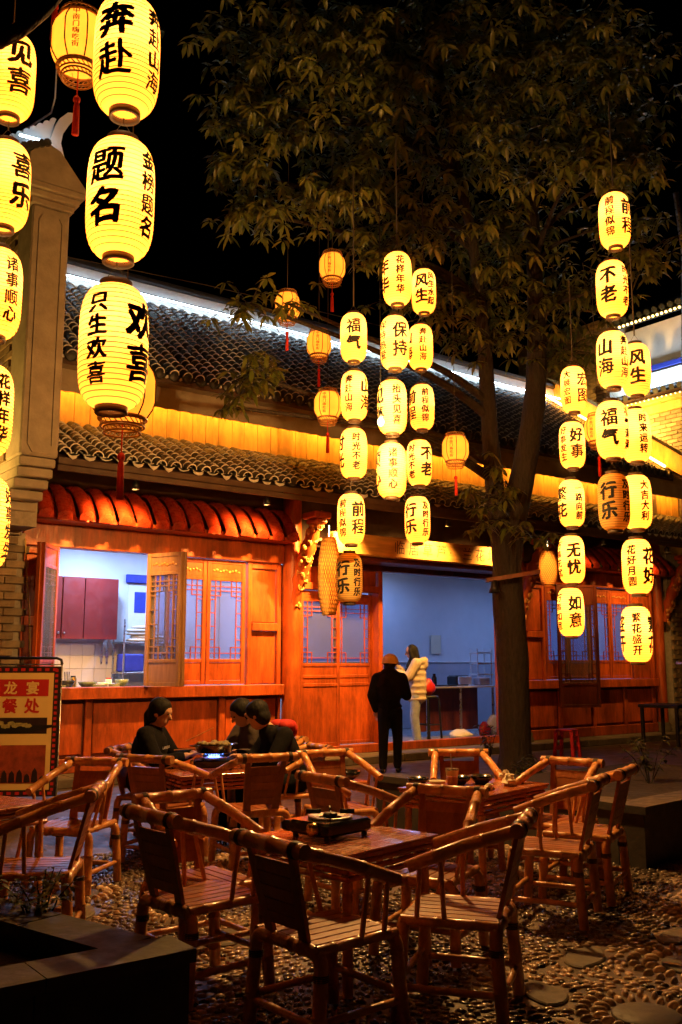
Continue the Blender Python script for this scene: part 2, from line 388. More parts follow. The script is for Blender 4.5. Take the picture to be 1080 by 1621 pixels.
def sash(parent, w, h, loc, rz, m='redwood', glass_z=(.2, .83), t=.045, carve=True, knee=None):
    """framed leaf: panels above and below, lattice over glass; origin at the foot of its hinge side"""
    e = empty('casement' if h < 2.2 else 'door_leaf', parent, loc, rz)
    st = .062; f = MB()
    gz0, gz1 = h * glass_z[0], h * glass_z[1]
    f.bbox(0, st, -t / 2, t / 2, 0, h, .005); f.bbox(w - st, w, -t / 2, t / 2, 0, h, .005)
    for a, b in ((0, .055), (gz0 - .05, gz0), (gz1, gz1 + .05), (h - .055, h)): f.bbox(st + .001, w - st - .001, -t / 2 + .004, t / 2 - .004, a, b, .005)
    if knee: f.bbox(st + .001, w - st - .001, -t / 2 + .004, t / 2 - .004, knee, knee + .05, .005); f.bbox(st + .001, w - st - .001, -t / 2 + .004, t / 2 - .004, knee + .13, knee + .18, .005)
    f.build('frame', m, e)
    MB().bbox(st + .002, w - st - .002, -.008, .008, .056, gz0 - .051, .003).build('panel', m, e)
    p = MB().bbox(st + .002, w - st - .002, -.008, .008, gz1 + .051, h - .056, .003); 
    if carve:
        q = MB(); hz = (gz1 + h) / 2 - .005; hw = (w - 2 * st) * .40
        for k in range(9):
            xx = w / 2 - hw + 2 * hw * k / 8; q.ell((xx, -.012, hz + .012 * math.sin(k * 2.1)), (.026, .012, .018 + .006 * (k % 2)), 6, 4)
        c = q.build('carving', 'carving', e)
    p.build('panel', m, e)
    L = MB(); lattice(L, st + .002, w - st - .002, gz0, gz1, 0); L.build('lattice', m, e)
    G = MB().box(st + .002, w - st - .002, .012, .016, gz0, gz1); G.build('pane', 'pane', e)
    return e
Wl = lambda x, y, z: Vector((x, y, z)) - Vector(shop.location)

def bay(x0, x1, mirror):
    """one side bay between two columns, x0 the outer end for the left bay"""
    X = (lambda v: x0 + v) if not mirror else (lambda v: x1 - v)
    def B(name, m, a, b, y0, y1, z0, z1, c=.008):
        p, q = sorted((X(a), X(b))); return bx(name, m, p, q, y0, y1, z0, z1, None, c)
    W = x1 - x0
    B('header_beam', 'redwood', 0, W, FY - .07, FY + .12, 3.06, 3.36)
    B('sill_beam', 'redwood', 0, W, FY - .10, FY + .14, 1.06, 1.22)
    B('bottom_rail', 'redwood', 0, W, FY - .03, FY + .1, .12, .30)
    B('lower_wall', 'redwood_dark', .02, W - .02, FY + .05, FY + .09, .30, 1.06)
    n = 4
    for k in range(n + 1):
        a = max(0, W * k / n - .05); B('stile', 'redwood', a, min(W, a + .1), FY, FY + .048, .302, 1.058)
    for k in range(n): B('raised_panel', 'redwood', W * k / n + .075, W * (k + 1) / n - .075, FY + .03, FY + .049, .345, 1.01, .014)
    # narrow panelled jambs at both ends
    for a, b in ((0, .74 if mirror else .40), (W - .62, W - .02)):
        B('jamb_frame', 'redwood', a, a + .07, FY - .02, FY + .08, 1.222, 3.058); B('jamb_frame', 'redwood', b - .07, b, FY - .02, FY + .08, 1.222, 3.058)
        B('jamb_rail', 'redwood', a + .071, b - .071, FY - .04, FY + .08, 2.02, 2.14); B('jamb_rail', 'redwood', a + .071, b - .071, FY - .015, FY + .08, 2.96, 3.056)
        B('raised_panel', 'redwood', a + .075, b - .075, FY + .02, FY + .06, 1.224, 2.018, .016); B('raised_panel', 'redwood', a + .075, b - .075, FY + .02, FY + .06, 2.142, 2.958, .016)
    # two shut casements next to the middle column
    for k in range(4 if mirror else 2):
        w = .665; a = W - .645 - w * (k + 1)
        lo = min(X(a), X(a + w - .01)); sash(shop, w - .01, 1.82, Wl(lo, FY + .02, 1.232), 0)
    return X
LX0, LX1 = 4.05, 8.12
bay(LX0, LX1, False)
RX0, RX1 = 13.55, 17.62
bay(RX0, RX1, True)
# opened folding casements of the left bay (two leaves folded together on each side)
for dx in (0, .058):
    e = sash(shop, .62, 1.82, Wl(5.80 + dx, FY - .12, 1.226), -R(68), 'sash_wood_lit', t=.05)
    e2 = sash(shop, .58, 1.82, Wl(4.50 - dx, FY - .12, 1.226), -R(128), 'redwood', t=.05, carve=False)
# opened leaf of the right bay, unlit look put into darker wood
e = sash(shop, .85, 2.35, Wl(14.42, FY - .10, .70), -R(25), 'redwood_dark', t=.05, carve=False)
# wall above the canopy, hidden in shade under the big eave
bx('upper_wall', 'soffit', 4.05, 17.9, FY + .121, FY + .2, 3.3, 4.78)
# columns
for cx in (8.28, 13.39, 17.78, 3.93):
    w = .15 if cx < 17 and cx > 4 else .11
    o = wpart('column', MB().lathe([(w * 1.0, .3), (w, 1.5), (w * .97, 4.5)], 20, (cx, FY - .04, 0), cap=True), 'redwood', shop)
    b = MB().lathe([(w * 1.5, .12), (w * 1.55, .18), (w * 1.3, .21), (w * 1.45, .26), (w * 1.15, .30), (w * 1.15, .31)], 20, (cx, FY - .04, 0), cap=True)
    wpart('column_base', b, 'stone', shop)
# the doorway bay
bx('threshold', 'redwood', 8.44, 13.24, FY - .05, FY + .07, .12, .25)
for k, (a, w) in enumerate(((8.47, .78), (9.27, .77), (13.24 - .0, .0))):
    if w: sash(shop, w, 2.42, Wl(a, FY + .02 + (.16 if k == 1 else 0), .252), 0, glass_z=(.53, .93), carve=False, knee=.92)
bx('transom_beam', 'redwood', 8.44, 10.04, FY - .06, FY + .1, 2.69, 2.80)
for k in range(2):
    a = 8.46 + k * .79; bx('transom_panel', 'redwood', a, a + .77, FY, FY + .05, 2.803, 3.06, None, .02)
bx('side_panel', 'redwood', 12.965, 13.235, FY, FY + .05, .252, 3.06, None, .02)
bx('door_post', 'redwood', 10.035, 10.125, FY - .03, FY + .26, .25, 3.06); bx('mullion', 'redwood', 9.225, 9.285, FY + .045, FY + .155, .25, 2.69); bx('filler_post', 'redwood', 8.085, 8.24, FY + .10, FY + .16, 1.0, 3.06); bx('filler_post', 'redwood', 8.40, 8.50, FY + .10, FY + .16, .25, 3.06); bx('filler_post', 'redwood', 13.42, 13.60, FY + .10, FY + .16, 1.0, 3.06); bx('filler_post', 'redwood', 17.58, 17.80, FY + .10, FY + .16, .3, 3.06); bx('filler_post', 'redwood', 3.90, 4.07, FY + .10, FY + .16, .3, 3.06); bx('door_post', 'redwood', 12.88, 12.96, FY - .03, FY + .1, .25, 3.06)
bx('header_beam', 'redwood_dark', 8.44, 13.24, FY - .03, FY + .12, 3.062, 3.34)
# the carved name beam in front of the doorway
bm_ = wpart('name_beam', MB().bbox(8.62, 12.42, 11.62, 11.80, 3.21, 3.55, .02), 'board_wood', shop)
wpart('beam_end', MB().bbox(12.422, 12.55, 11.60, 11.82, 3.25, 3.5, .04).ell((12.55, 11.71, 3.37), (.06, .1, .11), 8, 6), 'carving', shop)
wpart('soffit_board', MB().bbox(8.45, 13.2, 11.801, FY - .071, 3.40, 3.45, .005), 'soffit', shop)
wpart('lower_moulding', MB().bbox(8.7, 13.1, 11.70, 12.2, 3.14, 3.208, .02), 'redwood_dark', shop)
tx = MB(); flat_text(tx, '临居草芦·兰花坊', (9.95, 11.6185, 3.385), (1, 0, 0), (0, 0, 1), .235, .305, off=.004)
o = wpart('carved_lettering', tx, 'redwood_dark', shop, fix=False)
# carved brackets at the columns that carry the eave
def bracket(cx, flip=1):
    n = 14; pts = []
    e = empty('carved_bracket', shop, Wl(cx, 0, 0))
    body = MB(); path = []
    for k in range(n):
        t = k / (n - 1); path.append((0, 12.16 - .62 * t ** 1.25, 2.42 + 1.32 * t ** .85))
    rad = [.07 + .05 * math.sin(math.pi * (k / (n - 1))) + .018 * math.sin(k * 2.6) for k in range(n)]
    body.tube([(x, y, z) for x, y, z in path], rad, 8)
    body.build('strut', 'redwood', e)
    c = MB(); rr = random.Random(int(cx * 10))
    for k in range(46):
        t = rr.random(); i = min(n - 1, int(t * n)); p = path[i]; a = rr.uniform(-.9, .9) * math.pi
        r = rad[i]; c.ell((p[0] + r * math.cos(a) * 1.0, p[1] - r * abs(math.sin(a)) * .9, p[2] + rr.uniform(-.04, .04)), (rr.uniform(.018, .05), rr.uniform(.02, .04), rr.uniform(.018, .06)), 7, 5)
    for k in range(3):
        i = (2, 6, 11)[k]; p = path[i]
        pp = [(p[0] + .0 + .075 * (1 - j / 16) * math.cos(j * .75), p[1] - .10 - .02 * k, p[2] + .075 * (1 - j / 16) * math.sin(j * .75)) for j in range(15)]
        c.tube(pp, .014, 5)
    tag(c.build('scroll_carving', 'carving', e), kind='stuff')
    cap = MB().bbox(-.16, .16, 11.42, 11.78, 3.70, 3.80, .02); cap.bbox(-.11, .11, 11.46, 11.74, 3.62, 3.698, .02); cap.build('bracket_cap', 'redwood', e)
for cx in (8.28, 13.39, 17.9): bracket(cx)

# red glazed canopies above the two side bays
def canopy_tile_mesh(w=.262):
    m = MB(); n, k = 7, 9; vs = []
    for j in range(k):                       # down the slope: sweeps out and turns down at the lip
        t = j / (k - 1); y = -.50 * math.sin(t * .85) / math.sin(.85); z = .46 * (math.cos(t * .85) - math.cos(.85)) / (1 - math.cos(.85))
        for i in range(n):
            a = math.pi * i / (n - 1); vs.append((-w * .5 * .74 * math.cos(a), y - .03 * math.sin(a) * t - .04 * t ** 4, z + .05 * math.sin(a) + .015 * t ** 5))
    fs = [(j * n + i, j * n + i + 1, (j + 1) * n + i + 1, (j + 1) * n + i) for j in range(k - 1) for i in range(n - 1)]
    m.add(vs, fs, True)
    lip = vs[-n:]; m.add(lip + [(p[0], p[1] + .02, p[2] - .055) for p in lip], [(i, i + 1, n + i + 1, n + i) for i in range(n - 1)])
    m.add([(p[0], p[1] + .02, p[2] - .055) for p in lip], [tuple(range(n))])
    # darker channel beside it
    vs = []
    for j in range(k):
        t = j / (k - 1); y = -.47 * math.sin(t * .85) / math.sin(.85); z = .46 * (math.cos(t * .85) - math.cos(.85)) / (1 - math.cos(.85)) - .02
        vs += [(w * .34, y, z - .02), (w * .66, y, z - .02)]
    m.add(vs, [(2 * j, 2 * j + 1, 2 * j + 3, 2 * j + 2) for j in range(k - 1)], True)
    return m.mesh('canopy_tile')
ctm = canopy_tile_mesh()
for a, b in ((4.02, 8.10), (13.6, 17.75)):
    cp = wpart('canopy', MB().bbox(a, b, FY - .45, FY + .12, 3.362, 3.42, .01), 'redwood', shop)
    n = int((b - a) / .265)
    for i in range(n):
        t = link('roof_tile', ctm, 'redtile', cp, (a + .14 + i * (b - a - .02) / n, FY - .02, 3.40)); t.rotation_euler = (random.uniform(-.03, .03), random.uniform(-.03, .03), random.uniform(-.03, .03))

# ------------------------------------------------------------------ grey tile roofs
def barrel_mesh(r=.078, L=.22):
    m = MB(); n = 7; v0, v1, w0 = [], [], []
    for i in range(n):
        a = math.pi * i / (n - 1)
        v0.append((-r * math.cos(a), 0, r * math.sin(a) * 1.0 + .012)); v1.append((-r * .84 * math.cos(a), L, r * .84 * math.sin(a) - .004)); w0.append((-r * .80 * math.cos(a), -.0005, r * .80 * math.sin(a) + .010))
    m.add(v0 + v1, [(i, i + 1, n + i + 1, n + i) for i in range(n - 1)], True)
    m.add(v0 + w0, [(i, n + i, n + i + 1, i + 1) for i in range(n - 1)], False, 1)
    me = m.mesh('barrel_tile'); return me, m
BT, BTm = barrel_mesh()
def tile_roof(name, x0, x1, eave, top, pitch=.215, expo=.135, keep=300, capped=False):
    ey, ez = eave; ty, tz = top; d = Vector((0, ty - ey, tz - ez)); L = d.length; d.normalize(); nrm = Vector((0, -d.z, d.y)); ang = math.atan2(d.z, d.y)
    deck = MB().prism([(ey, ez - .02), (ty, tz - .02), (ty, tz - .10), (ey, ez - .10)], (x1 - x0, 0, 0), (x0, 0, 0), (0, 1, 0), (0, 0, 1))
    root = wpart(name, deck, 'soffit', shop)
    nr = int((x1 - x0) / pitch); nk = int(L / expo); spots = []
    for i in range(nr + 1):
        for k in range(nk):
            p = Vector((x0 + .06 + i * pitch + random.gauss(0, .006) + .012 * math.sin(i * 1.7 + k * .6), ey, ez)) + d * (k * expo + random.gauss(0, .009)) + nrm * .035
            spots.append((( p - EYE).length, p, random.gauss(0, .035), random.gauss(0, .022)))
    spots.sort(key=lambda s: s[0])
    # prefer tiles that the big lanterns and the pier do not hide
    for q, p, a, b in spots[:keep]:
        o = link('cover_tile', BT, ['greytile', 'tile_lip_lit'], root, p); o.rotation_euler = (ang + b, 0, a)
    m = MB()
    for q, p, a, b in spots[keep:]:
        M = Matrix.Translation(p) @ Matrix.Rotation(a, 4, 'Z') @ Matrix.Rotation(ang + b, 4, 'X')
        vs = [M @ Vector(v) for v in BTm.v]; o0 = len(m.v)
        m.v += [tuple(v) for v in vs]; m.f += [tuple(i + o0 for i in f) for f in BTm.f]; m.sm += BTm.sm; m.mi += BTm.mi
    tag(m.build('cover_tiles_beyond', ['greytile', 'tile_lip_lit'], root, fix=False), kind='stuff')
    # channel tiles in between, laid concave
    m = MB()
    for i in range(nr):
        xc = x0 + .06 + (i + .5) * pitch
        for k in range(nk):
            c = Vector((xc, ey, ez)) + d * (k * expo); vs = []
            for v, up in ((0, .022), (expo * 1.15, .004)):
                for j in range(5):
                    u = (j / 4 - .5) * 2; vs.append(c + Vector((u * .08, 0, 0)) + d * v + nrm * (up + .03 * u * u - .005))
            m.add(vs, [(j, j + 1, 5 + j + 1, 5 + j) for j in range(4)], True)
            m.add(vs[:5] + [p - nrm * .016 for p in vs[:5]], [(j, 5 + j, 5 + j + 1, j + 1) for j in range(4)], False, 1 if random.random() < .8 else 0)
    tag(m.build('channel_tiles', ['pantile', 'tile_lip_lit'], root, fix=False), kind='stuff')
    # drip tiles at the edge
    m = MB()
    for i in range(nr):
        xc = x0 + .06 + (i + .5) * pitch; w = .075 + random.uniform(-.02, .01)
        if random.random() < .6:
            m.prism([(-w, .0), (w, .0), (w * .7, -.026), (0, -.036 - .02 * random.random()), (-w * .7, -.022)], (0, .012, 0), (xc, ey - .02, ez + .012 + random.uniform(-.006, .006)))
    m.build('drip_tiles', 'tile_lip_lit', root, fix=False)['kind'] = 'stuff'
    if capped:
        c = MB().lathe([(.001, 0), (.055, 0), (.06, -.012), (.085, -.012), (.088, 0), (.088, .03)], 16); me = c.mesh('end_tile')
        for i in range(nr + 1):
            o = link('end_tile', me, 'greytile', root, Vector((x0 + .06 + i * pitch, ey - .035, ez + .02))); o.rotation_euler = (R(90), 0, 0)
    return root
lower = tile_roof('lower_roof', 4.02, 19.4, (11.0, 4.02), (12.48, 4.74))
wpart('eave_board', MB().bbox(4.02, 19.4, 11.02, 11.05, 3.84, 3.915, .004), 'soffit', shop)
wpart('top_course', MB().tube([(4.1, 12.5, 4.74), (11, 12.5, 4.74), (19.4, 12.5, 4.74)], .05, 10), 'greytile', shop)
upper = tile_roof('upper_roof', 4.1, 17.85, (11.75, 5.52), (15.0, 7.86), pitch=.215, expo=.15, capped=True)
tile_roof('skirt_roof', 18.32, 19.45, (11.75, 5.52), (12.75, 6.2), keep=40, capped=True)
# yellow-lit boards between the two roofs, plank by plank
fb = wpart('clerestory', MB().box(4.1, 19.4, 12.66, 12.72, 4.6, 5.75), 'soffit', shop)
x = 4.1
while x < 19.3:
    w = .235 + random.uniform(-.02, .02)
    MB().bbox(x, min(x + w - .006, 19.38), 12.63 + random.uniform(-.002, .002), 12.659, 4.62, 5.52, .004).build('plank', 'fascia', fb); x += w
for cx in (8.35, 13.4, 17.6): wpart('clerestory_post', MB().lathe([(.13, 4.7), (.13, 5.5)], 16, (cx, 12.6, 0)), 'fascia', shop)
# scalloped valance under the upper eave
pts = [(4.1, 5.50)]
n = int((19.4 - 4.1) / .03)
val = [(4.1 + (19.4 - 4.1) * i / n) for i in range(n + 1)]
out = [(v, 5.185 + .014 * abs(math.sin(v * math.pi / .215))) for v in val]
m = MB(); vs = []
for v, z in out: vs += [(v, 12.20, z), (v, 12.20, 5.50), (v, 12.225, z), (v, 12.225, 5.50)]
for i in range(len(out) - 1):
    a, b = 4 * i, 4 * i + 4; m.f += [(a, b, b + 1, a + 1), (a + 2, a + 3, b + 3, b + 2), (a, a + 2, b + 2, b)]; m.sm += [False] * 3; m.mi += [0] * 3
m.v = vs
wpart('valance', m, 'plaster', shop)
wpart('upper_soffit', MB().box(4.1, 19.4, 11.80, 12.66, 5.505, 5.53), 'plaster', shop)
# ridge: white lime band lit by a white light strip, dark coping on top
wpart('ridge_wall', MB().bbox(4.1, 17.9, 14.95, 15.2, 7.80, 8.24, .01), 'white_paint', shop)
wpart('ridge_coping', MB().bbox(4.05, 17.95, 14.90, 15.25, 8.242, 8.36, .03), 'greytile', shop)
wpart('ridge_base', MB().tube([(4.1, 14.90, 7.86), (11, 14.90, 7.86), (17.9, 14.90, 7.86)], .05, 8), 'lime', shop)
# gable coping at the far end, running down with the roof slope
wpart('gable_coping', MB().prism([(11.5, 5.48), (15.2, 8.15), (15.2, 8.60), (11.5, 5.93)], (.42, 0, 0), (17.86, 0, 0), (0, 1, 0), (0, 0, 1)), 'fascia', shop)
wpart('gable_wall', MB().prism([(12.4, 3.4), (18, 3.4), (18, 6.5), (15.2, 8.14), (12.4, 6.1)], (.25, 0, 0), (17.9, 0, 0), (0, 1, 0), (0, 0, 1)), 'plaster', shop)
# rear and inner walls, floor, ceiling: closed rooms behind the front
bx('rear_wall', 'wall_white', 3.9, 18.1, 16.2, 16.4, .0, 5.4)
bx('kitchen_wall', 'wall_white', 3.9, 8.25, 14.45, 14.55, .12, 3.5)
bx('partition', 'wall_white', 8.26, 8.38, 12.45, 16.19, .12, 3.5); bx('partition', 'wall_white', 17.64, 17.76, 12.45, 16.19, .12, 3.5)
bx('end_wall', 'wall_white', 3.78, 3.9, 12.45, 16.2, .1, 5.4)
bx('room_floor', 'floor_tile', 3.9, 18, 12.57, 16.19, .06, .118); bx('room_ceiling', 'wall_white', 3.9, 18, 12.45, 16.19, 3.52, 3.6)
bx('wainscot', 'wall_grey', 8.39, 17.63, 16.17, 16.198, .12, 1.55); bx('wainscot_rail', 'white_paint', 8.39, 17.63, 16.14, 16.198, 1.552, 1.58)

# ------------------------------------------------------------------ light fittings on the shop
def light_strip(name, label, x0, x1, y, z, m, housing, tilt, n=1, r=.012):
    t = thing(name, label, 'light strip', ((x0 + x1) / 2, y, z)); h = (x1 - x0) / 2
    MB().bbox(-h, h, -.018, .018, .014, .03, .003).build('housing', housing, t)
    MB().tube([(-h, 0, 0), (h, 0, 0)], r, 6).build('tube', m, t)
    return t
light_strip('light_strip', 'amber light strip hidden behind the scalloped valance under the upper eave', 4.2, 19.3, 12.33, 5.42, 'led_amber', 'soffit', 0, r=.016)
light_strip('light_strip', 'white light strip along the foot of the roof ridge band', 4.2, 17.8, 14.72, 7.93, 'led_white', 'soffit', 0)
t = thing('light_strip', 'amber light strip running up beside the far sloping gable coping', 'light strip', (17.5, 11.7, 5.70))
MB().tube([(0, 0, 0), (0, 3.3, 2.38)], .03, 6).build('tube', 'led_amber', t); MB().bar((-.0, .02, -.03), (-.0, 3.32, 2.35), .03, .02).build('housing', 'soffit', t)
SPOT = [(5.1, 300), (7.1, 380), (8.6, 560), (10.6, 230), (12.2, 210), (14.6, 60), (16.6, 120)]  # unseen spots, added to brighten the shop front and courtyard
for i, (sx, en) in enumerate(SPOT):
    t = thing('added_eave_spot', 'small added black spotlight under the lower eave, number %s along from the brick pier' % ['one', 'two', 'three', 'four', 'five', 'six', 'seven'][i], 'spotlight', (sx, 11.16, 3.84), 0, 'added eave spotlights')
    MB().lathe([(.02, 0), (.045, -.02), (.05, -.10), (.046, -.10), (.03, -.05)], 12).build('housing', 'black', t)
    MB().box(-.01, .01, -.01, .01, 0, .10).build('bracket', 'black', t)
    l = lamp('beam', 'SPOT', (0, 0, -.085), en * 2.2, (1, .48, .10), t, .05, spot_size=R(100), spot_blend=1.0)
    l.rotation_euler = (R(46), 0, 0)

# ceiling lights of the rooms (cool white tubes)
for i, (lx, ly, lab, L, en) in enumerate(((5.7, 13.4, 'cool white ceiling tube inside the kitchen window', .6, 85), (7.3, 13.5, 'cool white ceiling tube above the kitchen shut casements', .5, 30), (9.9, 14.9, 'cool white ceiling tube inside the open doorway', .6, 48), (13.2, 15.2, 'cool white ceiling tube at the back of the hall', .6, 16), (16.2, 14.2, 'cool white ceiling tube behind the right shut casements', .5, 30))):
    t = thing('ceiling_light', lab, 'ceiling light', (lx, ly, 3.50), 0, 'ceiling tubes')
    MB().bbox(-L, L, -.05, .05, -.03, .018, .006).build('housing', 'plastic_white', t)
    MB().tube([(-L * .95, 0, -.055), (L * .95, 0, -.055)], .018, 8).build('tube', 'tube_light', t)
    l = lamp('glow', 'AREA', (0, 0, -.09), en * .75, (.36, .55, 1.0) if lx < 8 else (.20, .38, .95), t, shape='RECTANGLE', size=L * 1.9); l.data.size_y = .08

# ------------------------------------------------------------------ the pier and gable wall left of the shop
pier = thing('gable_pier', 'tall plastered pier and brick gable wall with white swallow-tail finial', 'wall', (3.8, 11.2, 0))
def pp(name, mb, m): return wpart(name, mb, m, pier)
pp('pier_shaft', MB().bbox(3.55, 4.02, 11.02, 11.55, 3.98, 7.14, .02), 'plaster')
fr = MB(); y = 11.012
for a, b in (((3.64, 4.12), (3.64, 6.95)), ((3.93, 4.12), (3.93, 6.95))): fr.bar((a[0], y, a[1]), (b[0], y, b[1]), .014, .016, (0, 1, 0))
fr.bar((3.64, y, 4.12), (3.70, y, 4.02), .014, .016, (0, 1, 0)); fr.bar((3.70, y, 4.02), (3.93, y, 4.02), .014, .016, (0, 1, 0)); fr.bar((3.64, y, 6.95), (3.68, y, 7.02), .014, .016, (0, 1, 0)); fr.bar((3.93, y, 6.95), (3.89, y, 7.02), .014, .016, (0, 1, 0))
pp('panel_moulding', fr, 'plaster')
for k in range(3): pp('capital_step', MB().bbox(3.52 - .035 * k, 4.06 + .05 * k, 10.99 - .05 * k, 11.6, 7.142 + .085 * k, 7.222 + .085 * k, .01), 'plaster')
pp('pediment', MB().prism([(3.43, 7.398), (4.19, 7.398), (4.16, 7.46), (3.82, 7.86), (3.62, 7.93), (3.45, 7.74)], (0, .7, 0), (0, 10.90, 0)), 'plaster')
tm = MB()
for k in range(5): tm.tube([(3.36 + .07 * k, 10.86, 7.77 + .035 * k), (3.36 + .07 * k, 11.7, 7.79 + .035 * k)], .05, 8)
pp('pediment_tiles', tm, 'greytile')
# finial: curled horn with feather scallops behind it
horn = [(3.74, 7.93), (3.90, 7.90), (3.98, 7.99), (3.93, 8.16), (3.95, 8.30), (4.02, 8.44), (4.09, 8.56), (4.07, 8.64), (4.00, 8.62), (3.90, 8.50), (3.84, 8.36), (3.80, 8.22)]
pp('finial_horn', MB().prism(horn, (0, .16, 0), (0, 11.22, 0)), 'white_paint')
fe = [(3.30, 7.86), (3.74, 7.96), (3.80, 8.2), (3.84, 8.4)]
for k in range(7):
    t = k / 6; cx, cz = 3.84 - .5 * t, 8.44 - .40 * t
    for j in range(5):
        a = R(60 + 30 * j * .9); fe.append((cx + .055 * math.cos(a), cz + .065 * math.sin(a)))
fe.append((3.24, 7.96))
pp('finial_feathers', MB().prism(fe, (0, .12, 0), (0, 11.26, 0)), 'white_paint')
t = thing('light_strip', 'short white light strip under the white swallow-tail finial', 'light strip', (3.5, 11.05, 7.99)); MB().tube([(-.15, 0, 0), (.24, 0, .03)], .014, 6).build('tube', 'led_white', t); MB().bbox(-.15, .24, .016, .03, -.01, .02, .003).build('housing', 'soffit', t)
pp('conduit', MB().tube([(3.2, 11.6, 8.02), (3.55, 11.5, 8.35), (3.86, 11.45, 8.68), (3.9, 11.45, 8.9), (3.9, 11.45, 9.9)], .012, 6), 'plastic_white')
# corbel that carries the pier back into the wall
for k in range(7):
    t = k / 6; pp('corbel_course', MB().bbox(3.56, 4.0 - .01 * k, 11.04 + .9 * t ** 1.6, 12.2, 3.86 - .12 * k, 3.97 - .12 * k, .012), 'plaster')
pp('wall_core', MB().box(3.60, 3.98, 11.552, 17, 3.2, 7.2), 'mortar'); pp('wall_foot', MB().box(3.0, 4.02, 12.06, 12.4, 0, 3.18), 'mortar'); pp('side_wall', MB().box(-4, 2.999, 12.1, 12.4, 0, 3.1), 'mortar')
brm = MB().bbox(-.145, .145, -.03, .03, -.044, .044, .006).mesh('brick')
def bricks(parent, org, ux, nz0, nz1, length, h=.1, L=.3, out=Vector((0, -1, 0)), limit=300):
    ux = Vector(ux); rz = math.atan2(ux.y, ux.x); n = 0; k = 0; z = nz0
    while z < nz1:
        s = -(L / 2 if k % 2 else 0)
        while s < length:
            if s + L / 2 > .08 and s + L / 2 < length and n < limit:
                p = Vector(org) + ux * (s + L / 2) + out * random.uniform(.0, .012); p.z = z + h / 2
                o = link('brick', brm, 'brick', parent, p - (Vector(parent.location) if parent.parent is None else Vector((0, 0, 0))))
                o.rotation_euler = (random.uniform(-.01, .01), 0, rz + random.uniform(-.012, .012)); n += 1
            s += L
        z += h; k += 1
w1 = pp('brick_facing', MB().box(3.597, 3.603, 11.6, 13.2, 3.9, 7.1), 'mortar')
bricks(w1, (3.585, 12.85, 0), (0, -1, 0), 4.0, 7.1, 1.28, out=Vector((-1, 0, 0)), limit=150)
w2 = pp('brick_facing', MB().box(3.0, 4.0, 12.05, 12.061, 0, 3.1), 'mortar')
bricks(w2, (3.02, 12.04, 0), (1, 0, 0), .02, 3.1, .98, limit=150)
pp('cable', MB().tube([(4.0, 12.0, 3.1), (4.04, 11.98, 2.6), (4.09, 11.97, 2.2), (4.12, 11.98, 1.7), (4.2, 11.97, 1.3), (4.24, 12.0, .6)], .010, 6), 'fascia')

fl = thing('added_wall_flood', 'added unseen amber floodlight low on the gable side lighting the plastered pier', 'floodlight', (2.55, 11.75, 3.25)); MB().bbox(-.09, .09, -.06, .06, -.07, .07, .015).build('housing', 'black', fl); MB().bar((0, .05, -.05), (0, .3, -.05), .03, .02).build('arm', 'black', fl)  # out-of-view floodlight, added to light the pier
ll = lamp('beam', 'SPOT', (.02, -.02, .09), 150, (1, .55, .10), fl, .05, spot_size=R(120), spot_blend=.8); ll.rotation_euler = (0, R(180 + 30), 0)
# right-hand brick pier beside the shop
rp = thing('brick_pier', 'brick pier closing the right end of the red shop front', 'wall', (18.4, 12.3, 0))
w3 = wpart('pier_core', MB().box(18.05, 19.45, 12.16, 12.6, 0, 3.9), 'mortar', rp)
bricks(w3, (18.07, 12.14, 0), (1, 0, 0), .02, 3.6, 1.35, limit=170)

# ------------------------------------------------------------------ brick building behind on the right
rb = thing('brick_building', 'tall brick building with white lit parapet and rope lights behind the right lanterns', 'building', (21, 14, 0))
def rbp(name, mb, m): return wpart(name, mb, m, rb)
core = rbp('wall', MB().box(19.55, 26, 11.0, 20, 0, 7.5), 'mortar')
bricks(core, (19.53, 14.3, 0), (0, -1, 0), 5.6, 7.5, 2.6, out=Vector((-1, 0, 0)), limit=160)
core2 = rbp('upper_gable', MB().box(19.55, 22, 14.55, 17.6, 7.5, 10.3), 'mortar')
bricks(core2, (19.53, 17.0, 0), (0, -1, 0), 7.55, 10.25, 2.4, out=Vector((-1, 0, 0)), limit=210)
rbp('cornice', MB().bbox(19.42, 19.60, 11.0, 14.54, 7.502, 7.72, .02), 'fascia'); rbp('cornice', MB().bbox(19.30, 19.60, 11.0, 14.54, 7.722, 7.86, .02), 'fascia')
rt = rbp('eave_roof', MB().prism([(19.15, 7.90), (20.3, 8.32), (20.3, 8.22), (19.15, 7.80)], (0, 3.6, 0), (0, 10.9, 0)), 'soffit')
for i in range(17):
    m = MB(); y0 = 11.0 + i * .215
    for k in range(6): m.tube([(19.13 + .2 * k, y0, 7.95 + .073 * k), (19.13 + .2 * k + .22, y0, 7.95 + .073 * (k + 1.1) - .008)], [.078, .066], 8)
    m.build('cover_tile', 'greytile', rt)
rbp('clerestory_wall', MB().box(20.3, 20.4, 10.8, 14.54, 8.3, 10.1), 'white_paint')
rbp('blue_rail', MB().bbox(20.22, 20.299, 10.8, 14.5, 8.86, 9.0, .01), 'blue'); rbp('white_rail', MB().bbox(20.2, 20.299, 10.8, 14.5, 8.62, 8.80, .01), 'white_paint')
rbp('top_eave', MB().prism([(19.5, 10.02), (22, 11.2), (22, 11.1), (19.5, 9.92)], (0, 4.0, 0), (0, 10.6, 0)), 'soffit')
te = rbp('top_tiles', MB().box(19.6, 19.62, 10.6, 14.6, 9.95, 9.96), 'greytile')
for i in range(18):
    m = MB(); y0 = 10.65 + i * .22; m.tube([(19.45, y0, 10.10), (20.6, y0, 10.63), (21.9, y0, 11.25)], .08, 8); m.build('cover_tile', 'greytile', te)
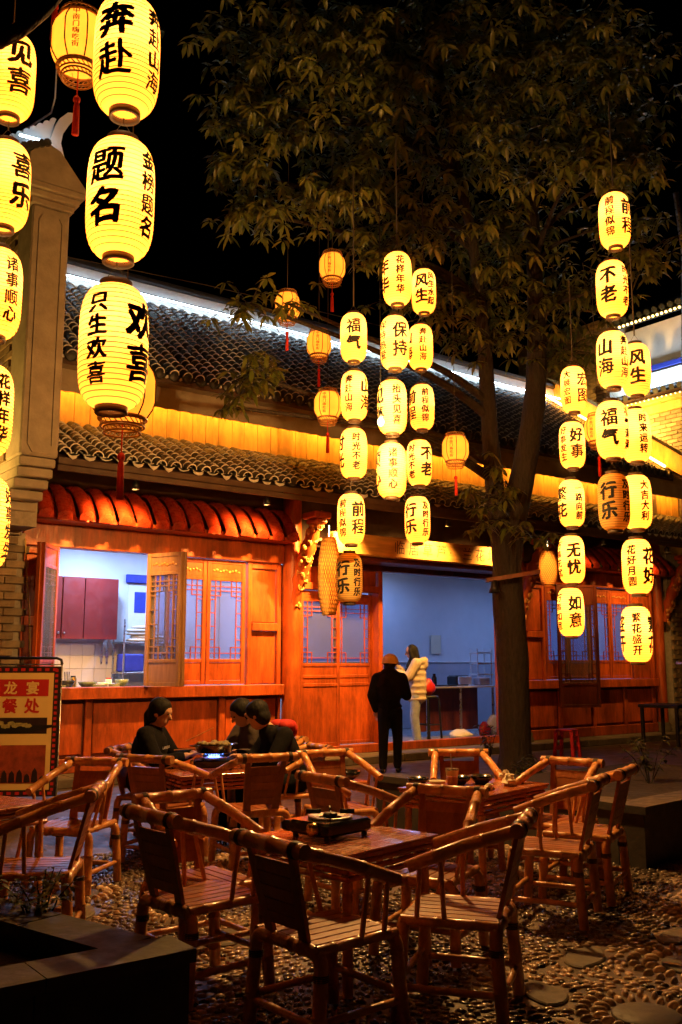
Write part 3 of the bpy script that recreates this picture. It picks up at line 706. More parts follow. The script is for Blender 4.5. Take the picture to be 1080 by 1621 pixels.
t = thing('light_strip', 'white light strip lighting the parapet of the brick building', 'light strip', (20.12, 12.6, 8.52)); MB().tube([(0, -1.8, 0), (0, 1.8, 0)], .10, 6).build('tube', 'led_white', t); MB().bbox(-.03, -.016, -1.8, 1.8, -.02, .02, .004).build('housing', 'soffit', t)
def fairy(label, pts, r, grp='rope lights on the brick building'):
    t = thing('rope_light', label, 'rope light', pts[0], 0, grp); p0 = Vector(pts[0])
    MB().tube([Vector(p) - p0 for p in pts], .006, 5).build('cord', 'cord', t)
    m = MB()
    for a, b in zip(pts[:-1], pts[1:]):
        a, b = Vector(a), Vector(b); n = int((b - a).length / .12)
        for k in range(n): m.ell(a + (b - a) * (k + .5) / n - p0 - Vector((0, 0, .01)), r, 6, 4)
    m.build('bulbs', 'fairy', t)['kind'] = 'stuff'
fairy('rope light of small warm bulbs along the cornice of the brick building', [(19.1, 11.0, 7.77), (19.1, 14.5, 7.77)], .020)
fairy('rope light of warm bulbs under the topmost eave of the brick building', [(19.42, 10.7, 9.94), (19.42, 14.5, 9.94)], .034)
l = thing('added_brick_flood', 'small added amber floodlight on the gable coping facing the brick building', 'floodlight', (18.35, 13.6, 6.95)); MB().bbox(-.05, .05, -.1, .1, -.04, .04, .01).build('housing', 'black', l)  # floodlight added to brighten the bricks opposite
ll = lamp('beam', 'SPOT', (.06, 0, .02), 420, (1, .55, .1), l, .05, spot_size=R(150), spot_blend=.7); ll.rotation_euler = (0, -R(100), 0)
# grey steel pole at the right edge
t = thing('steel_post', 'grey steel post standing high at the right edge', 'post', at(1086, 1050, 16).to_tuple())
p0 = Vector(t.location); MB().tube([at(1086, 1050, 16) - p0, at(1083, 400, 16) - p0, at(1070, 305, 16) - p0], .05, 8).build('tube', 'steel', t)
MB().bbox(-.12, .12, -.12, .12, -.02, .03, .01).build('base_plate', 'steel', t)

# ------------------------------------------------------------------ things in the kitchen
def T(name, label, cat, loc, rz=0, group=None): return thing(name, label, cat, loc, rz, group)
c = T('wall_cabinet', 'dark red wall cabinet hanging in the kitchen behind the open window', 'cabinet', (5.3, 14.25, 1.90))
MB().bbox(-.95, .9, -.17, .2, .02, .94, .006).build('carcass', 'cabinet', c)
for a, b in ((-.95, -.37), (-.363, -.012), (.0, .345), (.352, .9)):
    d = MB().bbox(a + .004, b - .004, -.20, -.172, .0, .945, .004).build('door', 'cabinet', c)
for kx in (-.05, .04): MB().ell((kx, -.215, .09), .018, 8, 6).build('knob', 'steel', c)
s = T('steel_rack', 'steel kitchen rack with shelves right of the red cabinet', 'rack', (6.75, 14.2, .12))
for a in (-.45, .45):
    for b in (-.2, .2): MB().tube([(a, b, 0), (a, b, 2.1)], .016, 8).build('post', 'steel', s)
for z in (.75, 1.25, 1.72): MB().bbox(-.47, .47, -.22, .22, z, z + .03, .005).build('shelf', 'steel', s)
def boxthing(name, label, cat, m, w, d, h, loc, rz=0, group=None):
    return tag(MB().bbox(-w / 2, w / 2, -d / 2, d / 2, 0, h, min(.02, h * .2)).build(name, m, None, loc, rz), label, cat, group)
m = MB()
for k in range(5): m.ell((random.uniform(-.1, .1), 0, .03 + .05 * k), (.36 - .03 * k, .16, .04), 14, 6)
tag(m.build('folded_bags', 'tissue', None, (6.72, 14.15, 1.87)), 'pile of pale folded sacks on the top shelf of the rack', 'sacks')
boxthing('blue_crate', 'blue plastic crate on the middle shelf of the rack', 'crate', 'blue', .34, .3, .28, (6.48, 14.15, 1.401))
sh = boxthing('notice_sheet', 'white printed sheet fixed in front of the rack', 'notice', 'plastic_white', .36, .004, .26, (6.92, 13.95, 1.45))
m = MB()
for k in range(4): m.box(-.14, .14, -.0045, -.003, .05 + .05 * k, .07 + .05 * k)
m.build('print_lines', 'blue', sh)
ps = boxthing('wall_poster', 'dark blue poster on the kitchen wall above the rack', 'poster', 'blue', .2, .006, .34, (6.75, 14.44, 2.35))
boxthing('wall_panel', 'pale blue notice board on the kitchen wall beside the dark blue poster', 'notice board', 'plastic_white', .62, .01, .8, (6.85, 14.446, 2.0))
boxthing('pelmet', 'blue strip along the top of the kitchen wall above the notice board', 'strip', 'blue', .7, .03, .14, (6.83, 14.42, 2.83))
for dx in (0, .09):
    m = MB().prism([(0, 0), (.05, 0), (.045, .2), (.02, .27)], (0, .004, 0)); m.bbox(.012, .04, -.008, .012, -.1, -.001, .004)
    tag(m.build('kitchen_knife', 'steel', None, (6.08 + dx, 14.4, 1.62)), ['steel kitchen knife hanging on the wall, the one nearer the red cabinet', 'steel kitchen knife hanging on the wall, the one nearer the rack'][dx > 0], 'knife', 'kitchen knives')
boxthing('worktop', 'white worktop along the kitchen back wall under the red cabinet', 'worktop', 'plastic_white', 2.2, .55, .9, (5.2, 14.16, .12))
ct = T('counter', 'serving counter just inside the open kitchen window', 'counter', (5.5, 12.8, .12))
MB().bbox(-1.2, 1.4, -.25, .25, 1.04, 1.08, .006).build('top', 'steel', ct); MB().bbox(-1.15, 1.35, -.2, .2, 0, 1.038, .006).build('carcass', 'steel', ct)
def bowl(name, label, m, r, h, loc, group=None, fill=None):
    t = thing(name, label, 'bowl', loc, 0, group)
    MB().lathe([(r * .45, 0), (r * .5, .004), (r * .85, h * .5), (r, h), (r * .95, h), (r * .8, h * .52), (r * .42, .012), (.001, .012)], 18).build('body', m, t)
    if fill:
        f = MB()
        for k in range(9): a = k * 2.4; q = r * .62 * math.sqrt(k / 9); f.ell((q * math.cos(a), q * math.sin(a), h * .8), (r * .24, r * .2, r * .16), 6, 4)
        f.build('contents', fill, t)
    return t
bl = ['bowl of greens at the jamb end of the kitchen counter', 'dark bowl with upright sticks on the kitchen counter', 'green bowl in the middle of the kitchen counter', 'pale bowl beside the spoons on the kitchen counter', 'green pot at the end of the kitchen counter near the folded casement']
for k, (bx_, mm, r, h) in enumerate(((4.62, 'ceramic_green', .12, .09), (4.9, 'black', .11, .1), (5.18, 'ceramic_green', .13, .08), (5.42, 'plastic_white', .09, .07), (5.68, 'ceramic_green', .1, .11))):
    bowl('kitchen_bowl', bl[k], mm, r, h, (bx_, 12.66 + .05 * (k % 2), 1.202), 'bowls on the kitchen counter', 'food')
m = MB()
for k in range(4): m.tube([(.02 * k - .03, 0, 0), (.024 * k - .035, 0, .17)], .006, 5)
tag(m.build('upright_sticks', 'black', None, (4.9, 12.71, 1.25)), 'black chopsticks standing upright in the dark kitchen bowl', 'chopsticks')
for k, xx in enumerate((6.25, 6.39, 6.53)):
    m = MB().lathe([(.04, 0), (.045, .02), (.045, .2), (.02, .26), (.02, .3)], 12, cap=True)
    t = tag(m.build('sauce_bottle', 'plastic_red', None, (xx, 12.75, 1.2)), 'red sauce bottle behind the folded casement, %s of three' % ['first', 'second', 'third'][k], 'bottle', 'sauce bottles'); MB().lathe([(.0465, .06), (.0465, .15)], 12).build('paper_label', 'plastic_white', t)
ap = T('hanging_apron', 'white apron with dark strap hanging behind the shut casement', 'apron', (7.35, 14.35, 1.2))
MB().prism([(-.22, 0), (.22, 0), (.24, .5), (.15, .75), (-.15, .8), (-.25, .5)], (0, .05, 0)).build('cloth', 'plastic_white', ap); MB().bbox(-.2, .2, -.02, .07, .76, .88, .01).build('strap', 'wall_grey', ap)

# clutter on the rack, worktop and counter
def jar(name, label, m, r, h, loc, lid, grp):
    t = thing(name, label, 'jar', loc, 0, grp); MB().lathe([(r, 0), (r * 1.04, .01), (r, h * .8), (r * .7, h * .9), (r * .7, h * .93)], 14, cap=True).build('body', m, t); MB().lathe([(r * .76, h * .9), (r * .76, h * 1.02)], 14, cap=True).build('lid', lid, t)
for k, (xx, yy, zz, mm, r, h, ld, lab) in enumerate(((4.72, 14.0, 1.02, 'steel', .08, .22, 'steel', 'steel canister at the window-jamb end of the kitchen worktop'), (4.98, 14.02, 1.02, 'plastic_white', .06, .16, 'blue', 'white jar with blue lid on the kitchen worktop'), (5.2, 14.0, 1.02, 'brass', .05, .2, 'plastic_red', 'oil bottle with red lid on the kitchen worktop'),
    (5.9, 14.05, 1.02, 'steel', .11, .14, 'steel', 'wide steel pot below the hanging knives'), (6.95, 14.15, .9, 'steel', .12, .2, 'steel', 'steel stock pot on the bottom rack shelf'), (6.6, 14.15, .9, 'plastic_white', .09, .2, 'plastic_white', 'white tub on the bottom rack shelf'), (5.55, 12.82, 1.2, 'plastic_white', .05, .13, 'plastic_red', 'small white jar behind the kitchen bowls'), (5.05, 12.86, 1.2, 'brass', .045, .16, 'black', 'amber jar behind the kitchen bowls'))):
    jar('storage_jar', lab, mm, r, h, (xx, yy, zz), ld, 'kitchen jars')
for k, (xx, r) in enumerate(((4.76, .10), (5.3, .11), (5.55, .08))):
    t = thing('stacked_plates', ['plates stacked next to the bowl of greens', 'plates stacked between the green bowl and pale bowl', 'small plates stacked beside the green pot'][k], 'plates', (xx, 12.62, 1.201), 0, 'stacked plates')
    for j in range(3 + k): MB().lathe([(r * .5, .008 * j), (r, .018 + .008 * j), (r * .98, .020 + .008 * j), (.001, .004 + .008 * j)], 16).build('plate', ['plastic_white', 'ceramic_green'][(j + k) % 2], t)
wt = thing('wall_tiles', 'white glazed tiles on the kitchen wall below the red cabinet', 'tiles', (5.6, 14.44, 1.05), 0); wt['kind'] = 'structure'
tmz = MB().bbox(-.098, .098, -.008, .0, -.098, .098, .004).mesh('wall_tile')
for i in range(13):
    for j in range(4): link('wall_tile', tmz, 'plastic_white', wt, (-1.3 + .2 * i, 0, .1 + .2 * j))
boxthing('wall_calendar', 'small paper calendar on the hall wall above the desk', 'calendar', 'tissue', .3, .008, .42, (14.9, 16.16, 1.75))
# ------------------------------------------------------------------ things in the hall
dk = T('counter_desk', 'white topped cashier desk with steel leg inside the doorway', 'desk', (13.2, 14.0, .12))
MB().bbox(-.85, 1.0, -.35, .35, .94, .975, .006).build('top', 'plastic_white', dk)
for a in (-.82, .05, .95): MB().bbox(a - .02, a + .02, -.33, -.29, 0, .938, .004).build('leg', 'steel', dk)
MB().bbox(-.83, .93, .1, .13, .1, .937, .004).build('back_panel', 'redwood_dark', dk)
pr = T('receipt_printer', 'black machine with white paper tray on the cashier desk', 'printer', (13.55, 14.05, 1.096)); MB().bbox(-.2, .2, -.15, .15, 0, .2, .03).build('body', 'black', pr); MB().bbox(-.17, .17, -.2, -.152, .02, .18, .01).build('tray', 'plastic_white', pr)
boxthing('speaker_box', 'black upright speaker at the near end of the cashier desk', 'speaker', 'black', .16, .16, .34, (12.5, 14.15, 1.096))
m = MB().lathe([(.05, 0), (.05, .16), (.03, .2), (.03, .24)], 12, cap=True); tag(m.build('dark_bottle', 'black_gloss', None, (12.8, 13.95, 1.096)), 'dark bottle beside the black speaker on the desk', 'bottle')
boxthing('keyboard', 'flat black keyboard on the cashier desk', 'keyboard', 'black', .45, .16, .025, (12.95, 13.78, 1.096))
wr = T('wire_rack', 'white wire rack standing at the far end of the cashier desk', 'rack', (14.25, 14.1, 1.096))
for a in (-.2, .2):
    for b in (-.1, .1): MB().tube([(a, b, 0), (a, b, .75)], .014, 6).build('post', 'plastic_white', wr)
for z in (.2, .42, .64): MB().bbox(-.22, .22, -.12, .12, z, z + .03, .005).build('tray', 'plastic_white', wr)
boxthing('grey_box', 'grey box on the far end of the cashier desk under the wire rack', 'box', 'wall_grey', .3, .2, .16, (14.0, 13.85, 1.096))
def bag(name, label, m, r, loc):
    b = MB(); rr = random.Random(label); n = 14; k = 8
    vs = []
    for i in range(k + 1):
        t = i / k; q = r[0] * (math.sin(math.pi * min(.97, t * .86 + .06)) ** .7) * (1 - .35 * t)
        for j in range(n): a = 2 * math.pi * j / n; s = q * (1 + .12 * math.sin(3 * a + i) + rr.uniform(-.05, .05)); vs.append((s * math.cos(a), s * math.sin(a) * .75, r[1] * t))
    b.add(vs, [(i * n + j, i * n + (j + 1) % n, (i + 1) * n + (j + 1) % n, (i + 1) * n + j) for i in range(k) for j in range(n)], True)
    return tag(b.build(name, m, None, loc), label, 'bag')
bag('shopping_bag', 'red plastic bag on the floor under the cashier desk', 'plastic_red', (.16, .3), (13.55, 13.35, .118)); bag('shopping_bag', 'white plastic bag on the floor next to the red bag', 'plastic_white', (.19, .42), (13.85, 13.4, .118))
bag('floor_sack', 'pale sack slumped on the hall floor behind the threshold', 'tissue', (.3, .2), (12.75, 13.2, .118))
# tall stool in the doorway with a bag on it
st = T('tall_stool', 'tall dark stool standing in the doorway beside the beige coat', 'stool', (11.55, 12.75, .12))
MB().lathe([(.17, .80), (.18, .81), (.18, .84), (.16, .85)], 16, cap=True).build('seat', 'black', st)
for a, b in ((-.13, -.13), (.13, -.13), (.13, .13), (-.13, .13)): MB().tube([(a * 1.25, b * 1.25, 0), (a, b, .8)], .02, 6).build('leg', 'black', st)
MB().tube([(-.15, -.15, .35), (.15, -.15, .35), (.15, .15, .35), (-.15, .15, .35), (-.15, -.15, .35)], .012, 6).build('foot_ring', 'black', st)
bag('carrier_bag', 'red carrier bag on the tall dark stool in the doorway', 'plastic_red', (.17, .3), (11.55, 12.75, .971))

# ------------------------------------------------------------------ planters
pl = thing('stone_planter', 'low dark stone planter in the near left corner', 'planter', (1.2, 4.2, 0))
cn = Vector((2.03, 3.74)); d1 = Vector((-.27, .963)).normalized(); th = .2
def slabrow(parent, p, d, L, w, z0, z1, m, name, step=.6, side=1):
    d = Vector((d[0], d[1], 0)).normalized(); s = Vector((-d.y, d.x, 0)) * side; a = 0
    while a < L:
        l = min(step * random.uniform(.85, 1.1), L - a)
        c = Vector((p[0], p[1], 0)) + d * (a + l / 2) + s * (w / 2) - Vector(parent.location)
        MB().obox((c.x, c.y, (z0 + z1) / 2 + random.uniform(-.003, .003)), d * (l / 2 - .003), s * (w / 2), Vector((0, 0, (z1 - z0) / 2))).build(name, m, parent); a += l
slabrow(pl, cn + Vector((0, 0)), (-1, 0), 3.0, th, 0, .295, 'darkstone', 'wall_block', side=-1)
slabrow(pl, (cn.x + .02, cn.y - .02), (-1, 0), 3.0, th + .05, .297, .35, 'darkstone', 'coping_slab', .75, side=-1)
slabrow(pl, cn + d1 * .26, d1, 1.15, th, 0, .295, 'darkstone', 'wall_block'); slabrow(pl, cn + d1 * .27 + Vector((.02, 0)), d1, 1.2, th + .05, .297, .35, 'darkstone', 'coping_slab', .7)
MB().add([(-2.4, -.3, .22), (.6, -.3, .22), (.3, .85, .22), (-2.4, .85, .22)], [(0, 1, 2, 3)]).build('soil', 'soil', pl)
pr2 = thing('raised_planter', 'long raised stone planter along the right side behind the chairs', 'planter', (8.2, 6, 0))
d2 = Vector((.99, .12)).normalized()
slabrow(pr2, (6.3, 4.56), d2, 4.2, .22, 0, .40, 'darkstone', 'wall_block', .7); slabrow(pr2, (6.28, 4.53), d2, 4.25, .28, .402, .46, 'darkstone', 'coping_slab', .9)
slabrow(pr2, (6.3, 4.80), (-.12, .99), 2.6, .22, 0, .40, 'darkstone', 'wall_block', .7, side=-1); slabrow(pr2, (6.28, 4.82), (-.12, .99), 2.6, .28, .402, .46, 'darkstone', 'coping_slab', .9, side=-1)
MB().add([(-1.9, -1.2, .3), (2.6, -.9, .3), (2.2, 1.6, .3), (-2.2, 1.4, .3)], [(0, 1, 2, 3)]).build('soil', 'soil', pr2)

def leaf_quads(mb, base, dirv, L, W, droop=.3, up=Vector((0, 0, 1))):
    d = dirv.normalized(); s = d.cross(up)
    if s.length < .05: s = d.cross(Vector((1, 0, 0)))
    s.normalize(); n = s.cross(d).normalized(); vs = []
    for t, w in ((0, .05), (.3, .8), (.65, .9), (1, .02)):
        c = base + d * (L * t) - up * (droop * L * t * t)
        vs += [c - s * (W / 2 * w) + n * (W * .14 * w), c, c + s * (W / 2 * w) + n * (W * .14 * w)]
    mb.add(vs, [f for k in range(3) for f in ((3 * k, 3 * k + 1, 3 * k + 4, 3 * k + 3), (3 * k + 1, 3 * k + 2, 3 * k + 5, 3 * k + 4))], True)
def plant(name, label, loc, h, n, spread, cat='plant', L=.1, W=.04, stemm='leaf_small'):
    t = thing(name, label, cat, loc); S = MB(); F = MB()
    rr = random.Random(label)
    for k in range(n):
        a = rr.uniform(0, 6.28); r = spread * rr.uniform(.2, 1); tip = Vector((r * math.cos(a), r * math.sin(a), h * rr.uniform(.6, 1)))
        S.tube([(0.02 * math.cos(a), .02 * math.sin(a), 0), tip * .5 + Vector((0, 0, .1 * h)), tip], [.006, .004, .002], 5)
        for j in range(18):
            q = rr.uniform(.2, 1); p = tip * q + Vector((0, 0, .1 * h * (1 - q)))
            b = rr.uniform(0, 6.28); leaf_quads(F, p, Vector((math.cos(b), math.sin(b), rr.uniform(-.2, .6))), L * rr.uniform(.7, 1.2), W)
    S.build('stem', 'bark', t); tag(F.build('foliage', stemm, t, fix=False), kind='stuff'); return t
plant('potted_shrub', 'small leafy shrub in front of the shop threshold', (11.45, 11.2, 0), .62, 7, .22)
plant('drooping_plant', 'thin drooping plant in the raised planter under the right lanterns', (8.7, 6.2, .3), .55, 8, .35)
plant('creeping_plant', 'low sprigs growing over the near left planter edge', (1.75, 4.75, .25), .32, 9, .25, L=.06, W=.03)
plant('young_plant', 'young bushy plant at the foot of the tree', (9.5, 8.6, 0), .4, 8, .3)

# ------------------------------------------------------------------ the tree
tree = thing('courtyard_tree', 'tall broadleaf tree with forked dark trunk rising before the doorway', 'tree', tuple(at(818, 1216, 13.6)[:2]) + (0,))
TL = Vector(tree.location)
def tpath(pts): return [at(x, y, d) - TL for x, y, d in pts]
def smooth_path(P, k=4):
    out = []
    for i in range(len(P) - 1):
        p0, p1, p2, p3 = P[max(i - 1, 0)], P[i], P[i + 1], P[min(i + 2, len(P) - 1)]
        for j in range(k):
            t = j / k; out.append(.5 * ((2 * p1) + (p2 - p0) * t + (2 * p0 - 5 * p1 + 4 * p2 - p3) * t * t + (3 * p1 - p0 - 3 * p2 + p3) * t ** 3))
    return out + [P[-1]]
def lump(path, r0, r1, mb, n=12, rr=random.Random(3)):
    m = len(path); rad = [(r0 + (r1 - r0) * (i / (m - 1)) ** .8) * (1 + rr.uniform(-.06, .06)) for i in range(m)]
    mb.tube(path, rad, n)
P1 = smooth_path(tpath([(818, 1222, 13.6), (815, 1150, 13.65), (812, 1050, 13.7), (806, 970, 13.7), (803, 900, 13.75), (812, 830, 13.75), (830, 740, 13.8), (846, 640, 13.85), (850, 540, 13.95), (846, 420, 14.1), (842, 280, 14.4), (848, 120, 14.7), (850, -60, 15.2)]), 4)
t = MB(); r = [.29, .27, .26, .255, .25, .245, .24, .24, .235, .235] 
rad = []
for i in range(len(P1)):
    z = P1[i].z; rad.append((.36 if z < .05 else .28 if z < .25 else .225 if z < 2.4 else .225 - .045 * min(1, (z - 2.4) / 1.5) if z < 4 else max(.05, .18 - .019 * (z - 4))) * random.uniform(.97, 1.03))
t.tube(P1, rad, 16)
P2 = smooth_path(tpath([(800, 930, 13.7), (792, 850, 13.65), (782, 760, 13.6), (774, 660, 13.6), (768, 560, 13.6), (757, 450, 13.6), (740, 340, 13.5), (712, 210, 13.4), (690, 60, 13.5)]), 4)
t.tube(P2, [max(.04, .155 - .0165 * max(0, p.z - 2.8)) for p in P2], 14)
tr = t.build('trunk', 'bark', tree)
CL = [(430, 60, 12.6, 115, 75, 95), (560, 80, 13.2, 130, 90, 150), (720, 60, 14, 150, 90, 190), (900, 70, 14, 140, 95, 180), (1000, 130, 13.4, 75, 85, 70),
      (375, 160, 12.2, 55, 60, 38), (440, 200, 12.7, 90, 70, 80), (600, 220, 13.2, 120, 80, 140), (760, 210, 13.9, 120, 95, 170), (920, 220, 13.5, 100, 75, 120), (1010, 250, 13, 50, 60, 45),
      (365, 265, 12.2, 42, 38, 26), (395, 335, 12.2, 65, 42, 50), (510, 315, 12.8, 90, 60, 80), (650, 350, 13.2, 105, 80, 120), (800, 370, 14.3, 110, 85, 150), (735, 465, 13.9, 105, 45, 90),
      (955, 255, 12.4, 55, 38, 50), (1020, 400, 12.9, 42, 45, 34), (895, 470, 14.3, 75, 50, 75), (690, 490, 13.0, 55, 35, 26), (890, 560, 14.2, 55, 38, 34), (775, 540, 13.9, 75, 32, 42),
      (800, 770, 13.3, 45, 40, 14), (850, 850, 13.2, 40, 28, 10), (748, 775, 13.0, 32, 30, 10), (760, 830, 13.0, 28, 28, 8),
      (395, 480, 11.6, 38, 36, 15), (392, 590, 11.6, 42, 45, 22), (365, 645, 11.6, 22, 22, 6), (455, 480, 11.7, 30, 22, 6), (590, 400, 12.6, 60, 40, 30), (980, 350, 13.6, 55, 60, 40), (620, 130, 13.6, 100, 80, 80), (830, 140, 14.4, 120, 90, 120)]
stemp = [p for p in P1[20:]] + [p for p in P2[8:]]
lb = MB(); tw = MB(); lf = MB(); rr = random.Random(11)
ends = []
for (cx, cy, dd, rx, ry, n) in CL:
    c = at(cx, cy, dd) - TL
    low = [p for p in stemp if p.z < c.z - .15] or stemp[:3]
    s = min(low, key=lambda p: (p - c).length + .35 * abs((c.z - p.z) - .9))
    mid = (s + c) / 2 + Vector((rr.uniform(-.2, .2), rr.uniform(-.2, .2), rr.uniform(.0, .35)))
    path = smooth_path([s, s * .6 + mid * .4 + Vector((0, 0, .1)), mid, c], 4); L = (c - s).length
    r0 = min(.075, .018 + .014 * L)
    lb.tube(path, [r0 * (1 - .75 * i / (len(path) - 1)) for i in range(len(path))], 7)
    k = dd / 1500.0; zone = path[len(path) // 2:]
    for i in range(int(n * .95)):
        u = rr.gauss(0, .48); v = rr.gauss(0, .48); w = rr.gauss(0, .5)
        p = at(cx + rx * u * 1.15, cy + ry * v * 1.15, dd + w * (rx + ry) * k * .8) - TL
        q = min(zone, key=lambda z: (z - p).length); b = p + (q - p).normalized() * min(.42, (q - p).length * .8)
        tw.tube([b, (b + p) / 2 + Vector((0, 0, .05)), p], [.009, .006, .004], 3, False)
        ends.append(p)
        up0 = rr.uniform(0, 6.28); nl = rr.choice((5, 6, 7, 8))
        for j in range(nl):
            a = up0 + 6.283 * j / nl + rr.uniform(-.3, .3); tilt = rr.uniform(-.75, .25)
            d = Vector((math.cos(a), math.sin(a), tilt)); leaf_quads(lf, p + d * .015, d, rr.uniform(.08, .20), rr.uniform(.038, .075), rr.uniform(.1, .8))
        for j in range(3):
            f = rr.random(); a = rr.uniform(0, 6.28); leaf_quads(lf, b.lerp(p, f), Vector((math.cos(a), math.sin(a), rr.uniform(-.5, .2))), rr.uniform(.12, .18), .06, .4)
lb.build('branch', 'bark', tree); tag(tw.build('twigs', 'bark', tree, fix=False), kind='stuff')
tag(lf.build('crown', 'leaf', tree, fix=False), kind='stuff')
# near bough that crosses the top left corner
nb = thing('bough', 'bare bough crossing in front of the top left lanterns', 'branch', tuple(at(-20, 70, 3.2)))
q0 = Vector(nb.location); MB().tube([at(-20, 72, 3.2) - q0, at(30, 48, 3.25) - q0, at(70, 18, 3.3) - q0, at(120, -40, 3.4) - q0], [.03, .027, .022, .018], 9).build('stem', 'bark', nb)
# small board and bell on the trunk
p = at(812, 912, 13.35)
bd = thing('trunk_board', 'dark wooden board fixed across the tree trunk at lintel height', 'board', tuple(p)); MB().obox((0, 0, 0), _r * .38 + Vector((0, 0, .06)), Vector((0, 0, .028)), _fh * .05).build('plank', 'redwood_dark', bd)
bp_ = at(783, 935, 13.3); bl_ = thing('hanging_bell', 'small dark bell hanging beside the trunk below the board', 'bell', tuple(bp_)); MB().lathe([(.012, .16), (.04, .14), (.055, .05), (.085, -.03), (.08, -.03), (.05, .05), (.001, .12)], 14).build('body', 'black', bl_); MB().tube([(0, 0, .15), (0, 0, .34)], .005, 5).build('cord', 'cord', bl_)

# ------------------------------------------------------------------ pebble mosaic in the foreground
def pebbles():
    V = []; Fc = []; C = []; rng = np.random.default_rng(5)
    ring = 7; base = [(math.cos(2 * math.pi * k / ring), math.sin(2 * math.pi * k / ring)) for k in range(ring)]
    discs = [(4.55, 3.02, .17), (5.45, 3.55, .13), (3.75, 2.75, .15), (3.55, 4.85, .14), (2.95, 5.6, .14), (4.4, 5.9, .15), (6.2, 3.75, .14), (5.0, 2.75, .14), (3.05, 2.6, .16), (2.6, 6.4, .15)]
    slabs = [(4.2, 3.45, .2, .10, .4), (4.98, 3.38, .24, .11, .15), (3.6, 3.2, .16, .10, 1.1), (5.75, 3.2, .2, .12, .2), (4.1, 2.55, .2, .1, .8), (2.9, 4.9, .2, .12, .5), (3.2, 5.9, .2, .12, 1.4), (6.5, 3.3, .25, .12, .1), (4.45, 2.78, .18, .09, 2.0), (2.4, 5.9, .2, .12, .9), (5.3, 2.95, .18, .1, .6), (3.3, 2.35, .2, .1, .3)]
    def stone(x, y, a, l, w, h, col):
        o = len(V); ca, sa = math.cos(a), math.sin(a)
        for s, zz in ((1.0, -.004), (.9, h * .55), (.5, h * .95)):
            for bx_, by_ in base:
                px_, py_ = bx_ * l * s, by_ * w * s; V.append((x + px_ * ca - py_ * sa, y + px_ * sa + py_ * ca, zz))
        V.append((x, y, h))
        for r_ in range(2):
            for k in range(ring): k2 = (k + 1) % ring; Fc.append((o + r_ * ring + k, o + r_ * ring + k2, o + (r_ + 1) * ring + k2, o + (r_ + 1) * ring + k))
        for k in range(ring): Fc.append((o + 2 * ring + k, o + 2 * ring + (k + 1) % ring, o + 3 * ring))
        C.extend([col] * (3 * ring + 1))
    def colr(b):
        g_ = b * rng.uniform(.7, 1.35); return (g_ * 1.2, g_ * .82, g_ * .55, 1)
    pal = [.065, .12, .23, .37, .03]
    def inside(x, y, pad=0):
        for sx, sy, r_ in discs:
            if (x - sx) ** 2 + (y - sy) ** 2 < (r_ + pad) ** 2: return True
        for sx, sy, a_, b_, t_ in slabs:
            u = (x - sx) * math.cos(t_) + (y - sy) * math.sin(t_); v = -(x - sx) * math.sin(t_) + (y - sy) * math.cos(t_)
            if (u / (a_ + pad)) ** 2 + (v / (b_ + pad)) ** 2 < 1: return True
        return False
    # petals round each disc
    for sx, sy, r_ in discs:
        for q, n in ((1.25, 20), (1.75, 26)):
            for k in range(n):
                a = 6.283 * k / n; rr_ = r_ * q + .012
                stone(sx + rr_ * math.cos(a), sy + rr_ * math.sin(a), a, .042 if q < 1.5 else .036, .016, .026, colr(.46 if q < 1.5 else .26))
    step_ = .047; y = 1.9
    while y < 7.6:
        x = 1.9 + (step_ / 2 if int(y / step_) % 2 else 0)
        while x < 7.6:
            X, Y = x + rng.uniform(-.012, .012), y + rng.uniform(-.012, .012); x += step_
            fw = X * .602 + Y * .799; lt = X * .799 - Y * .602
            if fw < 3.6 or fw > 8.6 or abs(lt) > fw * .40 + .2: continue
            if any((X - sx) ** 2 + (Y - sy) ** 2 < (r_ * 1.75 + .06) ** 2 for sx, sy, r_ in discs) or inside(X, Y, .02): continue
            if rng.random() < .10: continue
            a = 1.6 * math.sin(X * 2.3 + 1.1 * math.sin(Y * 1.9)) + 1.2 * math.cos(Y * 2.1) + rng.uniform(-.5, .5)
            band = math.sin(X * 3.1 + 2 * math.sin(Y * 2.2)) + math.sin(Y * 3.7 - X)
            b = pal[3] if band > .9 else pal[2] if band > .2 else pal[1] if band > -.6 else pal[0]
            if rng.random() < .12: b = pal[4]
            s = rng.uniform(.7, 1.25); stone(X, Y, a, .030 * s, .0175 * s, .013 * rng.uniform(.5, 1.4), colr(b))
        y += step_
    me = bpy.data.meshes.new('pebble_paving'); me.from_pydata(V, [], Fc); me.polygons.foreach_set('use_smooth', [True] * len(Fc))
    at_ = me.color_attributes.new('stone_colour', 'FLOAT_COLOR', 'POINT'); at_.data.foreach_set('color', np.array(C, dtype=np.float32).ravel()); me.update()
    pv = thing('pebble_mosaic', 'pebble mosaic paving between the chair legs', 'paving', (0, 0, 0)); pv['kind'] = 'structure'; tag(link('pebbles', me, 'pebble', pv), kind='stuff')
    r1 = random.Random(4)
    for i, (sx, sy, r_) in enumerate(discs):
        m = MB().lathe([(r_, -.01), (r_, .008), (r_ * .96, .014), (.001, .015)], 20); o = m.build('round_stone', 'darkstone', pv, (sx, sy, 0))
